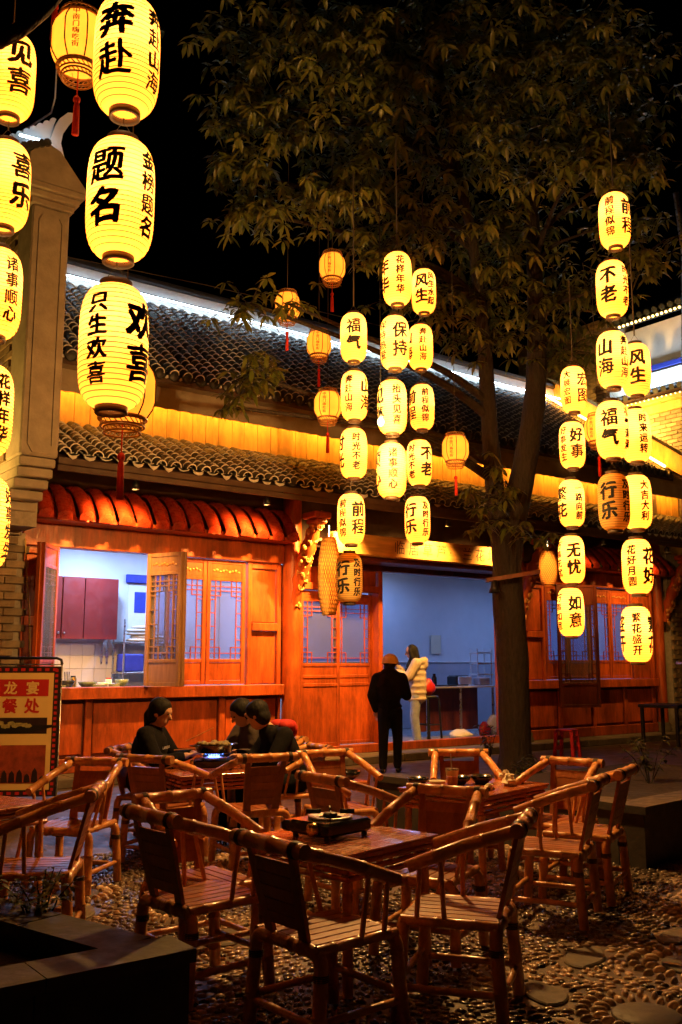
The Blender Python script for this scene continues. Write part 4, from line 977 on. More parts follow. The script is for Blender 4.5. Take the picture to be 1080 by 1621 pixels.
    for i, (sx, sy, a_, b_, t_) in enumerate(slabs):
        n = 14; pts = [((a_ * math.cos(6.283 * k / n)) * r1.uniform(.88, 1.05), b_ * math.sin(6.283 * k / n) * r1.uniform(.85, 1.08)) for k in range(n)]
        m = MB(); vs = [(p_[0], p_[1], -.01) for p_ in pts] + [(p_[0], p_[1], .008) for p_ in pts] + [(p_[0] * .95, p_[1] * .93, .014) for p_ in pts]
        m.add(vs, [(k, (k + 1) % n, n + (k + 1) % n, n + k) for k in range(n)] + [(n + k, n + (k + 1) % n, 2 * n + (k + 1) % n, 2 * n + k) for k in range(n)] + [tuple(range(2 * n, 3 * n))])
        o = m.build('flat_stone', 'stone', pv, (sx, sy, 0), t_)
pebbles()
fl_ = MB(); rr_ = random.Random(9)
for k in range(150):
    x_, y_ = rr_.uniform(2.2, 7.5), rr_.uniform(2.4, 9.5); a_ = rr_.uniform(0, 6.28)
    leaf_quads(fl_, Vector((x_, y_, .022 + rr_.uniform(0, .006))), Vector((math.cos(a_), math.sin(a_), rr_.uniform(-.05, .12))), rr_.uniform(.06, .13), rr_.uniform(.03, .055), .05)
tag(fl_.build('fallen_leaves', 'leaf_dry', None, fix=False), 'dry fallen leaves scattered over the pebble paving', 'leaves', kind='stuff')

# ------------------------------------------------------------------ lanterns
LH, LR, LE = .54, .149, .062
def prof(z): return LE + (LR - LE) * max(0.0, 1 - abs(2 * z / LH) ** 4.2) ** .52
def lantern_paper(nr=24, seg=40, sub=3):
    m = MB(); pr = []
    for i in range(nr * sub + 1):
        z = LH / 2 * math.sin((i / (nr * sub) - .5) * math.pi) if False else -LH / 2 + LH * i / (nr * sub)
        f = abs(math.sin(math.pi * i / sub)); pr.append((prof(z) - .0055 * (1 - f), z))
    m.lathe(pr, seg); return m.mesh('paper')
LPM = lantern_paper(); LPU = LPM.copy()
RIB = MB()
for i in range(1, 24):
    z = -LH / 2 + LH * i / 24; r = prof(z) - .0045; RIB.lathe([(r + .0008, z - .0019), (r + .0032, z), (r + .0008, z + .0019)], 32)
RIBM = RIB.mesh('ribs')
CAPT = MB().lathe([(LE + .006, 0), (LE + .008, .002), (LE + .008, .032), (LE - .004, .032), (LE - .004, 0), (LE + .006, 0)], 24).mesh('cap')
BULB = MB().ell((0, 0, 0), (.012, .012, .016), 8, 6).tube([(0, 0, .045), (0, 0, .2)], .008, 6).mesh('bulb')
WIRE = MB().tube([(-LE, 0, .0), (LE, 0, 0)], .002, 4).tube([(0, -LE, 0), (0, LE, 0)], .002, 4).tube([(-LE * .6, 0, .03), (0, 0, .09), (LE * .6, 0, .03)], .0015, 4).mesh('hook')
CPLX = set('福题喜繁程锦意赴榜保展宏图圆海盛露嗨街热爱顺诸事持')
def wrap_text(mb, txt, size, step, ang, zc, bold):
    """brush writing wrapped round the lantern: strokes thickened by laying shifted copies of each sign"""
    n = len(txt)
    for i, ch in enumerate(txt):
        v, f = glyph(ch, 0.0)
        if not len(v): continue
        z0 = zc + (n - 1) / 2 * step - i * step; bo = bold * (.62 if ch in CPLX else 1)
        for c in range(5):
            ox, oy = bo * math.cos(1.2566 * c + .3), bo * .85 * math.sin(1.2566 * c + .3); vs = []
            for px_, py_ in v:
                px_, py_ = px_ + ox, py_ + oy
                py2 = py_ + .10 * px_ + .018 * math.sin(9 * px_ + i); px2 = px_ * .98 + .018 * math.sin(7 * py_ + 2 * i)
                z = z0 + py2 * size; a = ang + px2 * size / LR; r = prof(max(-LH * .49, min(LH * .49, z))) + .0016 + .0001 * c
                vs.append((r * math.sin(a), -r * math.cos(a), z))
            mb.add(vs, f)
def atH(x, y, dh):
    ray = _fw * 1500 + _r * (x - 540) + _up * (810.5 - y); return EYE + ray * (dh / ray.dot(_fh))
def lantern(x, y, dh, texts, label, group, cord=.09, lit=True, tilt=0):
    """texts: (writing, 'b' or 's', photo offset as a fraction of the radius)"""
    p = atH(x, y, dh); rz = math.atan2(p.y, p.x) - math.pi / 2
    t = thing('paper_lantern', label, 'lantern', p, rz, group)
    o = link('paper', LPM if lit else LPU, 'lantern_paper' if lit else 'lantern_paper_unlit', t); o.rotation_euler = (0, 0, random.uniform(0, 6))
    link('ribs', RIBM, 'frame_gold', t)
    a = link('cap', CAPT, 'cap_rim', t, (0, 0, LH / 2 - .004)); b = link('cap', CAPT, 'cap_rim', t, (0, 0, -LH / 2 - .028)); link('hook', WIRE, 'cord', t, (0, 0, LH / 2 + .02))
    MB().tube([(0, 0, LH / 2 + .1), (0, 0, LH / 2 + .1 + cord)], .0045 if dh < 7 else .0075, 5).build('cord', 'cord', t)
    m = MB()
    for txt, k, fx in texts:
        ang = math.asin(max(-.98, min(.98, fx)))
        if k == 'b': wrap_text(m, txt, .172, .19, ang, -.0, .050)
        else: wrap_text(m, txt, .096, .104, ang, .0, .052)
    if m.v: tag(m.build('lettering', 'ink', t, fix=False), kind='stuff')
    if lit:
        link('bulb', BULB, 'bulb', t, (0, 0, .09)); lamp('glow', 'POINT', (0, 0, .09), 2.7 * random.uniform(.8, 1.5), (1, .78, .40), t, .03)
    return t
OR = ['topmost', 'second from the top', 'third from the top', 'fourth from the top', 'lowest']
def string(items, dh, where, grp, top=2.0, **kw):
    for i, (x, y, texts) in enumerate(items):
        nm = next((q[0] for q in texts if q[1] == 'b'), texts[0][0] if texts else '')
        o = OR[i] if i < len(items) - 1 else 'lowest'
        c = top
        if i: c = max(.02, (atH(items[i - 1][0], items[i - 1][1], dh).z - atH(x, y, dh).z) - LH - .1 - .03)
        lantern(x, y, dh, texts, 'lit yellow lantern lettered %s, %s of %s' % (nm, o, where), grp, c, **kw)
string([(201, 92, [('奔赴', 'b', -.38), ('奔赴山海', 's', .82)]), (191, 317, [('题名', 'b', -.45), ('金榜题名', 's', .80)]), (180, 550, [('只生欢喜', 's', -.48), ('欢喜', 'b', .78)])],
       3.95, 'the big near string', 'lanterns of the big near string', 1.2)
string([(17, 122, [('见喜', 'b', .38)]), (8, 295, [('喜乐', 'b', .68)]), (-6, 465, [('诸事顺心', 's', .58)]), (-21, 650, [('花样年华', 's', .62)]), (-27, 828, [('好事', 'b', -.3), ('好事发生', 's', .93)])],
       5.4, 'the string cut by the left edge', 'lanterns of the left edge string', 1.2)
string([(560, 535, [('福气', 'b', 0)]), (561, 627, [('奔赴山海', 's', -.42), ('山海', 'b', .85)]), (560, 718, [('时光不老', 's', .2), ('时光', 'b', -.96)]), (556, 822, [('前程似锦', 's', -.62), ('前程', 'b', .55)])],
       10.05, 'the string above the basket lantern', 'lanterns of the string above the basket lantern', 1.6)
string([(629, 442, [('花样年华', 's', .22), ('年华', 'b', -.9)]), (625, 543, [('保持热爱', 's', -.8), ('保持', 'b', .4)]), (621, 645, [('抬头见喜', 's', .32), ('见喜', 'b', -.9)]), (620, 745, [('诸事顺心', 's', .1), ('顺心', 'b', -.97)])],
       9.2, 'the middle string of three', 'lanterns of the middle string', 1.2)
string([(671, 462, [('风生', 'b', -.2), ('风生水起', 's', .6)]), (666, 550, [('奔赴山海', 's', .2), ('山海', 'b', -.95)]), (668, 645, [('前程似锦', 's', .28), ('前程', 'b', -.85)]), (664, 733, [('时光不老', 's', -.62), ('不老', 'b', .62)]), (661, 823, [('行乐', 'b', -.58), ('及时行乐', 's', .66)])],
       10.96, 'the string right of the middle one', 'lanterns of the string right of the middle', 1.0)
string([(908, 617, [('大展宏图', 's', -.5), ('宏图', 'b', .74)]), (906, 705, [('好事发生', 's', -.68), ('好事', 'b', .38)]), (905, 797, [('繁花', 'b', -.78), ('一路向前', 's', .58)]), (905, 886, [('无忧', 'b', .2), ('万事无忧', 's', -.9)]), (904, 969, [('如意', 'b', .36), ('万事如意', 's', -.86)])],
       10.8, 'the string right of the trunk', 'lanterns of the string right of the trunk', 1.0)
string([(973, 350, [('前程似锦', 's', -.3), ('前程', 'b', .84)]), (969, 458, [('不老', 'b', -.25), ('时光不老', 's', .86)]), (970, 570, [('山海', 'b', -.48), ('奔赴山海', 's', .74)]), (969, 681, [('福气', 'b', -.15), ('福气满满', 's', .92)])],
       8.68, 'the tall right string', 'lanterns of the tall right string', .9)
string([(1007, 586, [('风生', 'b', .12)]), (1007, 690, [('时来运转', 's', .5)]), (1008, 795, [('大吉大利', 's', .55)]), (1009, 897, [('花好月圆', 's', -.36), ('花好', 'b', .8)]), (1008, 1004, [('繁花盛开', 's', .02), ('繁花', 'b', .97), ('盛开', 'b', -.97)])],
       9.4, 'the rightmost string', 'lanterns of the rightmost string', 1.2)
lantern(553, 915, 10.4, [('行乐', 'b', -.5), ('及时行乐', 's', .6)], 'unlit tan paper lantern lettered 行乐 in front of the doorway beam', 'unlit paper lanterns', .05, False)
lantern(972, 795, 8.9, [('行乐', 'b', -.35), ('及时行乐', 's', .78)], 'unlit tan paper lantern lettered 行乐 in the tall right string', 'unlit paper lanterns', .15, False)

# hexagonal cloth palace lanterns with tassels
PR, PH = .165, .30
def palace_meshes():
    body = MB(); n = 24; pr = [(PR * .74, -PH / 2), (PR * .93, -PH / 2 + .05), (PR, -PH * .2), (PR, PH * .2), (PR * .93, PH / 2 - .05), (PR * .74, PH / 2)]
    body.lathe(pr, n)
    fr = MB()
    for k in range(8):
        a = 2 * math.pi * (k + .5) / 8; fr.tube([((r + .003) * math.cos(a), (r + .003) * math.sin(a), z) for r, z in pr], .0045, 5)
    base = MB()
    for s in (1, -1):
        z0 = s * PH / 2
        base.lathe([(PR * .76, z0), (PR * .80, z0 + s * .006), (PR * .80, z0 + s * .014), (PR * .70, z0 + s * .016)], 24)
        for rr_, h0, h1 in ((PR * .70, .016, .05), (PR * .58, .056, .085)) if s < 0 else ((PR * .70, .016, .045),):
            for zz in (h0, h1): base.tube([(rr_ * math.cos(a * .2618), rr_ * math.sin(a * .2618), z0 + s * zz) for a in range(25)], .006, 5, False)
            for k in range(24):
                a, b = k * .2618, (k + 1) * .2618
                base.tube([(rr_ * math.cos(a), rr_ * math.sin(a), z0 + s * h0), (rr_ * math.cos(b), rr_ * math.sin(b), z0 + s * h1)], .0035, 4, False)
    tas = MB().tube([(0, 0, -PH / 2 - .02), (0, 0, -PH / 2 - .20)], .004, 5).ell((0, 0, -PH / 2 - .215), (.022, .022, .026), 8, 6).lathe([(.012, -PH / 2 - .235), (.018, -PH / 2 - .26), (.021, -PH / 2 - .44), (.001, -PH / 2 - .44)], 10)
    tx = MB()
    for i, ch in enumerate('中南门嗨吃街'):
        v, f = glyph(ch, 0.0); z0 = .105 - i * .043; s_ = .042
        for q_ in (-.03, .03): tx.add([((PR + .0035 + q_ * .01) * math.sin((px_ + q_) * s_ / PR), -(PR + .0035 + q_ * .01) * math.cos((px_ + q_) * s_ / PR), z0 + py_ * s_) for px_, py_ in v], f)
    return body.mesh('cloth'), fr.mesh('frame'), base.mesh('lattice_base'), tas.mesh('tassel'), tx.mesh('lettering')
PM = palace_meshes()
def palace(x, y, dh, label, cord, turn=0, lit=True):
    p = atH(x, y, dh); t = thing('palace_lantern', label, 'lantern', p, math.atan2(p.y, p.x) - math.pi / 2 + turn, 'palace lanterns')
    link('cloth', PM[0], 'palace_paper', t); link('frame', PM[1], 'cap_rim', t); link('lattice_base', PM[2], 'frame_gold', t); link('tassel', PM[3], 'red_cloth', t); tag(link('lettering', PM[4], 'redwood_dark', t), kind='stuff')
    MB().tube([(0, 0, PH / 2), (0, 0, PH / 2 + cord)], .004, 5).build('cord', 'cord', t)
    if lit: lamp('glow', 'POINT', (0, 0, 0), .7, (1, .5, .12), t, .03)
palace(126, 70, 5.2, 'amber palace lantern with red tassel at the top left behind the big lanterns', 1.5, -.15)
palace(196, 618, 4.9, 'amber palace lantern half hidden behind the lowest big lantern', 2.2, .3)
palace(92, -75, 5.2, 'amber palace lantern mostly above the top left edge, its tassel hanging into view', 1, .3)
palace(526, 423, 11.4, 'amber palace lantern highest above the upper roof', 2.2, -.2)
palace(455, 485, 11.6, 'amber palace lantern screened by leaves above the upper roof', 2.2, .8)
palace(505, 545, 12.2, 'amber palace lantern second in the line above the upper roof eave', 2.4, -.1)
palace(519, 642, 11.2, 'amber palace lantern hanging before the lit boards left of the lantern strings', 2.6, -.25)
palace(721, 711, 11.6, 'amber palace lantern beside the forked trunk', 2.4, -.3)
palace(947, 680, 11.4, 'amber palace lantern half hidden behind the tall right string', 2.0, -.5)

# woven bamboo basket lanterns
def basket(x, y, dh, H, W, label):
    p = atH(x, y, dh); t = thing('basket_lantern', label, 'lantern', p, 0, 'woven basket lanterns')
    def br(z): return W / 2 * (1 - .42 * (abs(2 * z / H)) ** 2.4)
    m = MB(); n = 26
    for k in range(n):
        for sg in (1, -1):
            pts = []
            for j in range(15):
                z = -H / 2 + H * j / 14; a = 2 * math.pi * k / n + sg * j * .16; r_ = br(z) + sg * .0015; pts.append((r_ * math.cos(a), r_ * math.sin(a), z))
            m.tube(pts, .0055, 4, False)
    tag(m.build('weave', 'basket', t, fix=False), kind='stuff')
    for z in (-H / 2, H / 2): MB().tube([(br(z) * math.cos(a * .3142), br(z) * math.sin(a * .3142), z) for a in range(21)], .009, 6, False).build('rim', 'basket', t)
    MB().lathe([(br(H * k / 12 - H / 2) * .93, H * k / 12 - H / 2) for k in range(13)], 20).build('liner', 'palace_paper', t)
    MB().ell((0, 0, H * .18), (.035, .035, .05), 10, 8).tube([(0, 0, H * .2), (0, 0, H / 2 + .15)], .006, 5).build('bulb', 'bulb', t)
    lamp('glow', 'POINT', (0, 0, H * .18), 9, (1, .55, .13), t, .04)
basket(521, 912, 10.9, .88, .25, 'tall woven basket lantern hanging by the carved bracket')
basket(868, 900, 14.0, .5, .27, 'woven basket lantern glowing right of the tree trunk')
# bare bulb glaring between the lantern strings, and a wall lamp at the far end
bp0 = atH(603, 668, 8.3); bb = thing('bare_bulb', 'bare glaring bulb hanging between two lanterns of the middle string', 'bulb', tuple(bp0))
MB().ell((0, 0, 0), (.03, .03, .04), 10, 8).build('glass', 'bulb', bb); MB().lathe([(.018, .045), (.02, .09), (.008, .1)], 10, cap=True).build('socket', 'black', bb); MB().tube([(0, 0, .1), (0, 0, 2.2)], .004, 5).build('cord', 'cord', bb)
lamp('glow', 'POINT', (0, 0, 0), 560, (1, .50, .13), bb, .06)
sc = thing('wall_lamp', 'small amber wall lamp under the eave at the brick pier', 'lamp', (18.2, 12.05, 4.45)); MB().lathe([(.001, -.09), (.09, -.06), (.11, .02), (.10, .02), (.05, -.04)], 14).build('bowl', 'frame_gold', sc); MB().ell((0, 0, .01), .03, 8, 6).build('bulb', 'bulb', sc); lamp('glow', 'POINT', (0, 0, .06), 30, (1, .5, .12), sc, .04)
# overhead cables that the strings hang from
for pts, lab in (([(-60, -60, 4.2), (200, -75, 4.6), (520, -90, 6)], 'thin overhead cable above the near lantern strings'), ([(98, 405, 12.5), (330, 452, 14), (620, 520, 16)], 'thin cable stretched in front of the roof ridge')):
    p0 = at(*pts[0]); c = thing('overhead_cable', lab, 'cable', tuple(p0)); MB().tube([at(*q) - p0 for q in pts], .007, 5).build('strand', 'cord', c)

# ------------------------------------------------------------------ bamboo chairs
def bam(path, r, n=9, seed=0, node=.15):
    """bamboo pole with swollen joints along a path"""
    P = [Vector(p) for p in path]; out = []; rad = []; s = 0; rr_ = random.Random(seed); nxt = node * rr_.uniform(.4, .9)
    for i in range(len(P) - 1):
        L = (P[i + 1] - P[i]).length; d = (P[i + 1] - P[i]) / L; out.append(P[i]); rad.append(r)
        while nxt < s + L:
            q = nxt - s
            if .014 < q < L - .014:
                for o_, k in ((-.009, 1.0), (-.004, 1.15), (.0, .93), (.004, 1.15), (.009, 1.0)): out.append(P[i] + d * (q + o_)); rad.append(r * k)
            nxt += node * rr_.uniform(.85, 1.15)
        s += L
    out.append(P[-1]); rad.append(r)
    return MB().tube(out, rad, n)
def make_chair():
    t = thing('bamboo_chair', 'bamboo chair', 'chair')
    for sy, y0 in ((-1, -.19), (1, .21)):
        for sx in (-1, 1):
            foot = (sx * .235, y0 + sy * .025, 0); k = (sx * .222, y0, .335)
            path = [foot, k] + [(sx * (.222 - .055 * (1 - math.cos(a))), y0, .335 + .055 * math.sin(a)) for a in (.4, .8, 1.2, 1.57)] + [(sx * .07, y0, .39)]
            bam(path, .029, 9, 3 + sx + 2 * sy, .17).build('leg', 'bamboo', t)
        bam([(-.069, y0, .39), (.069, y0, .39)], .0287, 9, 5).build('seat_rail', 'bamboo', t)
    for sx in (-1, 1):
        bam([(sx * .205, -.2, .398), (sx * .205, .222, .398)], .022, 8, 6 + sx).build('seat_rail', 'bamboo', t)
        bam([(sx * .231, -.20, .13), (sx * .231, .22, .13)], .016, 7, 8 + sx, .2).build('stretcher', 'bamboo', t)
    bam([(-.228, -.205, .115), (.228, -.205, .115)], .016, 7, 10, .2).build('stretcher', 'bamboo', t); bam([(-.228, .225, .16), (.228, .225, .16)], .016, 7, 11, .2).build('stretcher', 'bamboo', t)
    seat = MB().bbox(-.19, .19, -.185, .205, .398, .408, .003).build('seat', 'bamboo_dark', t)
    for k in range(6): MB().bbox(-.193 + k * .0647, -.193 + k * .0647 + .060, -.19, .215, .409, .419, .004).build('slat', 'bamboo_dark', seat)
    for sx in (-1, 1):
        st = MB(); a = Vector((sx * .115, -.185, .40)); b = Vector((sx * .150, -.285, .79)); d = (b - a).normalized(); s = Vector((1, 0, 0)); n_ = s.cross(d).normalized()
        vs = []
        for p, w in ((a, .030), (a.lerp(b, .5), .026), (b, .017)):
            vs += [p - s * w - n_ * .009, p + s * w - n_ * .009, p + s * w + n_ * .009, p - s * w + n_ * .009]
        st.add(vs, [(4 * i + k, 4 * i + (k + 1) % 4, 4 * i + 4 + (k + 1) % 4, 4 * i + 4 + k) for i in range(2) for k in range(4)] + [(3, 2, 1, 0), (8, 9, 10, 11)])
        st.build('stile', 'bamboo_dark', t)
        bam([(sx * .195, -.285, .795), (sx * .235, -.06, .725), (sx * .275, .17, .635)], .0285, 9, 20 + sx, .2).build('armrest', 'bamboo', t)
        bam([(sx * .208, .03, .41), (sx * .248, .035, .675)], .0115, 7, 21, .3).build('spindle', 'bamboo', t); bam([(sx * .210, .15, .41), (sx * .268, .12, .64)], .0115, 7, 22, .3).build('spindle', 'bamboo', t)
    bam([(-.245, -.292, .80), (.25, -.292, .80)], .032, 10, 30, .17).build('back_rail', 'bamboo', t)
    for sx in (-1, 1):          # cane lashing where arm and back rail meet, and at the seat corner
        lx = MB()
        for j in range(4): lx.lathe([(.0345, -.0035), (.0375, 0), (.0345, .0035)], 12, (0, 0, (j - 1.5) * .008))
        lo_ = lx.build('lashing', 'cap_rim', t, (sx * .19, -.292, .80)); lo_.rotation_euler = (0, R(90), 0)
        lo2 = lx.build('lashing', 'cap_rim', t, (sx * .222, -.19, .30)); lo2.scale = (.9, .9, .9)
    bp = MB(); lo, hi = Vector((0, -.200, .455)), Vector((0, -.272, .735))
    vs = [lo + Vector((-.10, -.004, 0)), lo + Vector((.10, -.004, 0)), hi + Vector((.125, -.004, 0)), hi + Vector((-.125, -.004, 0))]
    bp.add(vs + [v + Vector((0, .008, .002)) for v in vs], [(0, 1, 2, 3), (7, 6, 5, 4), (0, 4, 5, 1), (1, 5, 6, 2), (2, 6, 7, 3), (3, 7, 4, 0)])
    bpo = bp.build('backrest', 'bamboo_dark', t)
    for k in range(5):
        u = (k + .5) / 5; c = lo.lerp(hi, u) + Vector((0, .0, 0)); w = .10 + .025 * u - .004; dd = (hi - lo).normalized()
        MB().obox(c, (w, 0, 0), dd * .025, dd.cross(Vector((1, 0, 0))) * .0075).build('slat', 'bamboo_dark', bpo)
    return t
CH = [((2.065, 4.215), 5, 'bamboo armchair beside the near left planter, its back toward us'), ((2.215, 3.43), 3, 'nearest bamboo armchair, back toward us, between planter and stove table'),
      ((3.335, 3.06), 125, 'bamboo armchair nearest the camera at the right of the stove table, facing it'), ((4.83, 3.80), 118, 'bamboo armchair side-on behind the front right chair, a leg on the pebbles'),
      ((5.42, 4.04), 114, 'bamboo armchair farthest right beside the raised planter'), ((5.79, 4.80), -165, 'bamboo armchair facing us at the right end of the littered table'),
      ((5.53, 5.75), -125, 'bamboo armchair facing us behind the drink cup on the littered table'), ((3.9, 4.155), -154, 'bamboo armchair facing us between the stove table and littered table'),
      ((4.68, 6.43), -102, 'empty bamboo armchair facing us right of the seated diners'), ((3.645, 5.05), 3, 'bamboo armchair just behind the stove table, its back toward us'),
      ((2.53, 4.89), -88, 'bamboo armchair turned to us behind the planter chair'), ((3.31, 6.9), 30, 'bamboo armchair with dark back in front of the seated woman'),
      ((3.97, 6.2), 80, 'empty bamboo armchair at the near side of the diners table'), ((3.655, 8.13), -50, 'bamboo armchair in which the woman in black sits'),
      ((2.88, 6.8), -140, 'bamboo armchair facing us in front of the poster stand'), ((2.2, 5.21), 150, 'bamboo armchair at the left edge above the planter'),
      ((5.17, 7.2), 172, 'bamboo armchair under the diner with the red hood'), ((5.26, 7.84), -165, 'bamboo armchair under the diner in grey beside the red hood')]
chair0 = make_chair()
for i, (rc, ang, lab) in enumerate(CH):
    o = chair0 if i == 0 else dup(chair0)
    f = Vector((math.cos(R(ang)), math.sin(R(ang)))); o.location = (rc[0] + .292 * f.x, rc[1] + .292 * f.y, .016 if rc[1] < 7 and i not in (13, 16, 17) else 0)
    o.rotation_euler = (0, 0, R(ang - 90)); o['label'] = lab; o['category'] = 'chair'; o['group'] = 'bamboo armchairs'
    o.scale = (random.uniform(.96, 1.04), random.uniform(.96, 1.04), random.uniform(.97, 1.02))

# ------------------------------------------------------------------ tables
def make_table(label, loc, rz, w=.72, d=.72, h=.64):
    t = thing('low_table', label, 'table', loc, rz, 'bamboo tables')
    top = MB().bbox(-w / 2 + .01, w / 2 - .01, -d / 2 + .01, d / 2 - .01, h - .035, h - .014, .004).build('table_top', 'table_wood', t)
    n = 6
    for k in range(n): MB().bbox(-w / 2 + k * w / n, -w / 2 + (k + 1) * w / n - .0015, -d / 2, d / 2, h - .0135, h + random.uniform(-.0006, .0006), .003).build('plank', 'table_wood', top)
    for sx in (-1, 1):
        for sy in (-1, 1): bam([(sx * (w / 2 - .05), sy * (d / 2 - .05), 0), (sx * (w / 2 - .06), sy * (d / 2 - .06), h - .036)], .026, 9, 2, .16).build('leg', 'bamboo', t)
    for sy in (-1, 1):
        for k in range(3):
            z = h - .055 - .033 * k
            bam([(-w / 2 + .03, sy * (d / 2 - .035), z), (w / 2 - .03, sy * (d / 2 - .035), z)], .0135, 7, k, .2).build('apron_rail', 'table_wood', t)
            bam([(sy * (w / 2 - .035), -d / 2 + .03, z - .002), (sy * (w / 2 - .035), d / 2 - .03, z - .002)], .0135, 7, k + 4, .2).build('apron_rail', 'table_wood', t)
    return t
make_table('low wooden table with the black gas stove in the middle foreground', (3.06, 4.06, .016), R(12))
make_table('low wooden table littered with cup, bowls and tissues', (5.06, 5.10, .016), R(13), .92, .72)
make_table('low wooden table at which the diners sit around a pot', (4.12, 7.35, 0), R(-8), .8, .8)
make_table('low red-brown table cut by the left edge', (1.86, 6.36, .016), R(20))

def stove(label, loc, rz, pot=False, flame=False):
    t = thing('gas_stove', label, 'stove', loc, rz)
    MB().bbox(-.17, .17, -.14, .14, .018, .085, .012).build('body', 'black_gloss', t)
    for a, b in ((-.14, -.11), (.14, -.11), (.14, .11), (-.14, .11)): MB().lathe([(.016, 0), (.013, .02)], 8, (a, b, 0), cap=True).build('foot', 'black', t)
    MB().lathe([(.115, .086), (.12, .096), (.105, .098), (.06, .09)], 20).build('drip_pan', 'steel', t)
    MB().lathe([(.035, .088), (.04, .105), (.03, .112), (.001, .112)], 14).build('burner', 'black', t)
    for k in range(4): a = k * 1.5708 + .785; MB().bar((.05 * math.cos(a), .05 * math.sin(a), .118), (.125 * math.cos(a), .125 * math.sin(a), .118), .008, .022).build('pan_support', 'black', t)
    kb = MB().lathe([(.034, 0), (.034, .022), (.028, .028), (.001, .028)], 16).build('knob', 'brass', t, (-.172, -.05, .052)); kb.rotation_euler = (0, -R(90), 0)
    MB().bbox(-.17, .17, .141, .20, .02, .075, .012).build('gas_cover', 'black_gloss', t)
    if flame:
        m = MB()
        for k in range(20): a = k * .314; m.tube([(.04 * math.cos(a), .04 * math.sin(a), .10), (.062 * math.cos(a), .062 * math.sin(a), .108), (.078 * math.cos(a), .078 * math.sin(a), .128)], [.007, .008, .001], 5)
        tag(m.build('flame', 'flame', t), kind='stuff')
    return t
stove('black portable gas stove with brass knob on the front table', (3.02, 4.10, .657), R(10))
stove('black gas stove burning with blue flame on the diners table', (4.16, 7.33, .64), R(-30), flame=True)
pt = thing('cooking_pot', 'shallow black pot of food over the blue flame', 'pot', (4.16, 7.33, .772))
MB().lathe([(.10, 0), (.15, .01), (.175, .07), (.18, .075), (.17, .075), (.145, .02), (.001, .015)], 24).build('body', 'black_gloss', pt)
for s in (-1, 1): MB().tube([(s * .175, -.04, .065), (s * .215, -.03, .07), (s * .215, .03, .07), (s * .175, .04, .065)], .007, 6).build('handle', 'black', pt)
m = MB()
for k in range(26): a = k * 2.4; q = .135 * math.sqrt(k / 26); m.ell((q * math.cos(a), q * math.sin(a), .065 + .02 * random.random()), (.035, .025, .02), 6, 4)
tag(m.build('contents', 'food', pt), kind='stuff')
# things on the littered table
TZ = .657
cu = thing('drink_cup', 'clear plastic cup of red drink with a straw on the littered table', 'cup', (4.80, 5.06, TZ))
MB().lathe([(.032, 0), (.034, .003), (.045, .125), (.048, .128), (.048, .138), (.001, .140)], 18, cap=True).build('cup', 'cup_plastic', cu)
MB().lathe([(.030, .003), (.0395, .085), (.001, .085)], 16, cap=True).build('drink', 'drink', cu); MB().tube([(.005, 0, .02), (-.012, 0, .24)], .0045, 6).build('straw', 'plastic_white', cu)
MB().lathe([(.0425, .09), (.046, .127)], 16).build('foam', 'tissue', cu)
bowl('black_bowl', 'black bowl at the far left corner of the littered table', 'black_gloss', .085, .055, (4.72, 5.34, TZ), 'bowls on the littered table'); bowl('black_bowl', 'black bowl behind the drink cup on the littered table', 'black_gloss', .09, .06, (5.0, 5.2, TZ), 'bowls on the littered table')
bowl('black_bowl', 'black bowl beside the crumpled tissues on the littered table', 'black_gloss', .09, .06, (5.17, 5.14, TZ), 'bowls on the littered table'); bowl('paper_bowl', 'pale paper bowl just left of the drink cup', 'tissue', .06, .05, (4.74, 5.15, TZ))
def tissue(label, loc, r, seed):
    m = MB(); rr_ = random.Random(seed); n, k = 10, 7; vs = []
    for i in range(k + 1):
        for j in range(n):
            a = math.pi * i / k; b = 6.283 * j / n; q = r * rr_.uniform(.55, 1.25); vs.append((q * math.sin(a) * math.cos(b), q * math.sin(a) * math.sin(b), max(0, r * .6 + q * math.cos(a) * .8)))
    m.add(vs, [(i * n + j, (i + 1) * n + j, (i + 1) * n + (j + 1) % n, i * n + (j + 1) % n) for i in range(k) for j in range(n)])
    tag(m.build('crumpled_tissue', 'tissue', None, loc), label, 'tissue', 'crumpled tissues')
tissue('large crumpled tissue near the right end of the littered table', (5.24, 4.93, TZ), .055, 1); tissue('tall crumpled tissue standing behind the large one', (5.29, 5.0, TZ + .03), .05, 2); tissue('small crumpled tissue at the near edge of the littered table', (4.93, 4.83, TZ), .035, 3)
tag(MB().bar((-.06, 0, .012), (.07, .02, .012), .02, .02).ell((.07, .02, .012), (.025, .018, .012), 8, 5).build('lighter', 'black', None, (4.88, 4.80, TZ)), 'small black lighter beside the small tissue', 'lighter')
# diners table
bowl('rice_bowl', 'small white bowl before the seated woman', 'plastic_white', .06, .05, (3.92, 7.55, .64), 'diners bowls', 'food'); bowl('rice_bowl', 'small white bowl before the diner with the red hood', 'plastic_white', .06, .05, (4.4, 7.2, .64), 'diners bowls', 'food')
def sticks(label, loc, a, tilt):
    m = MB()
    for k in (-1, 1): m.tube([(-.12, .008 * k, 0), (.12, .014 * k, .24 * math.tan(tilt))], [.0045, .003], 5)
    tag(m.build('chopsticks', 'bamboo', None, loc, a), label, 'chopsticks', 'chopsticks')
sticks('chopsticks held over the table by the woman in black', (4.06, 7.62, .78), R(-40), .1); sticks('chopsticks raised above the pot', (4.20, 7.66, .85), R(-30), .45)
bowl('black_wok', 'black wok bowl on the low stool behind the empty chair', 'black_gloss', .15, .09, (5.82, 7.64, .40))
ls = thing('low_stool', 'low wooden stool carrying the black wok bowl', 'stool', (5.82, 7.64, 0)); MB().bbox(-.17, .17, -.17, .17, .36, .398, .006).build('seat', 'table_wood', ls)
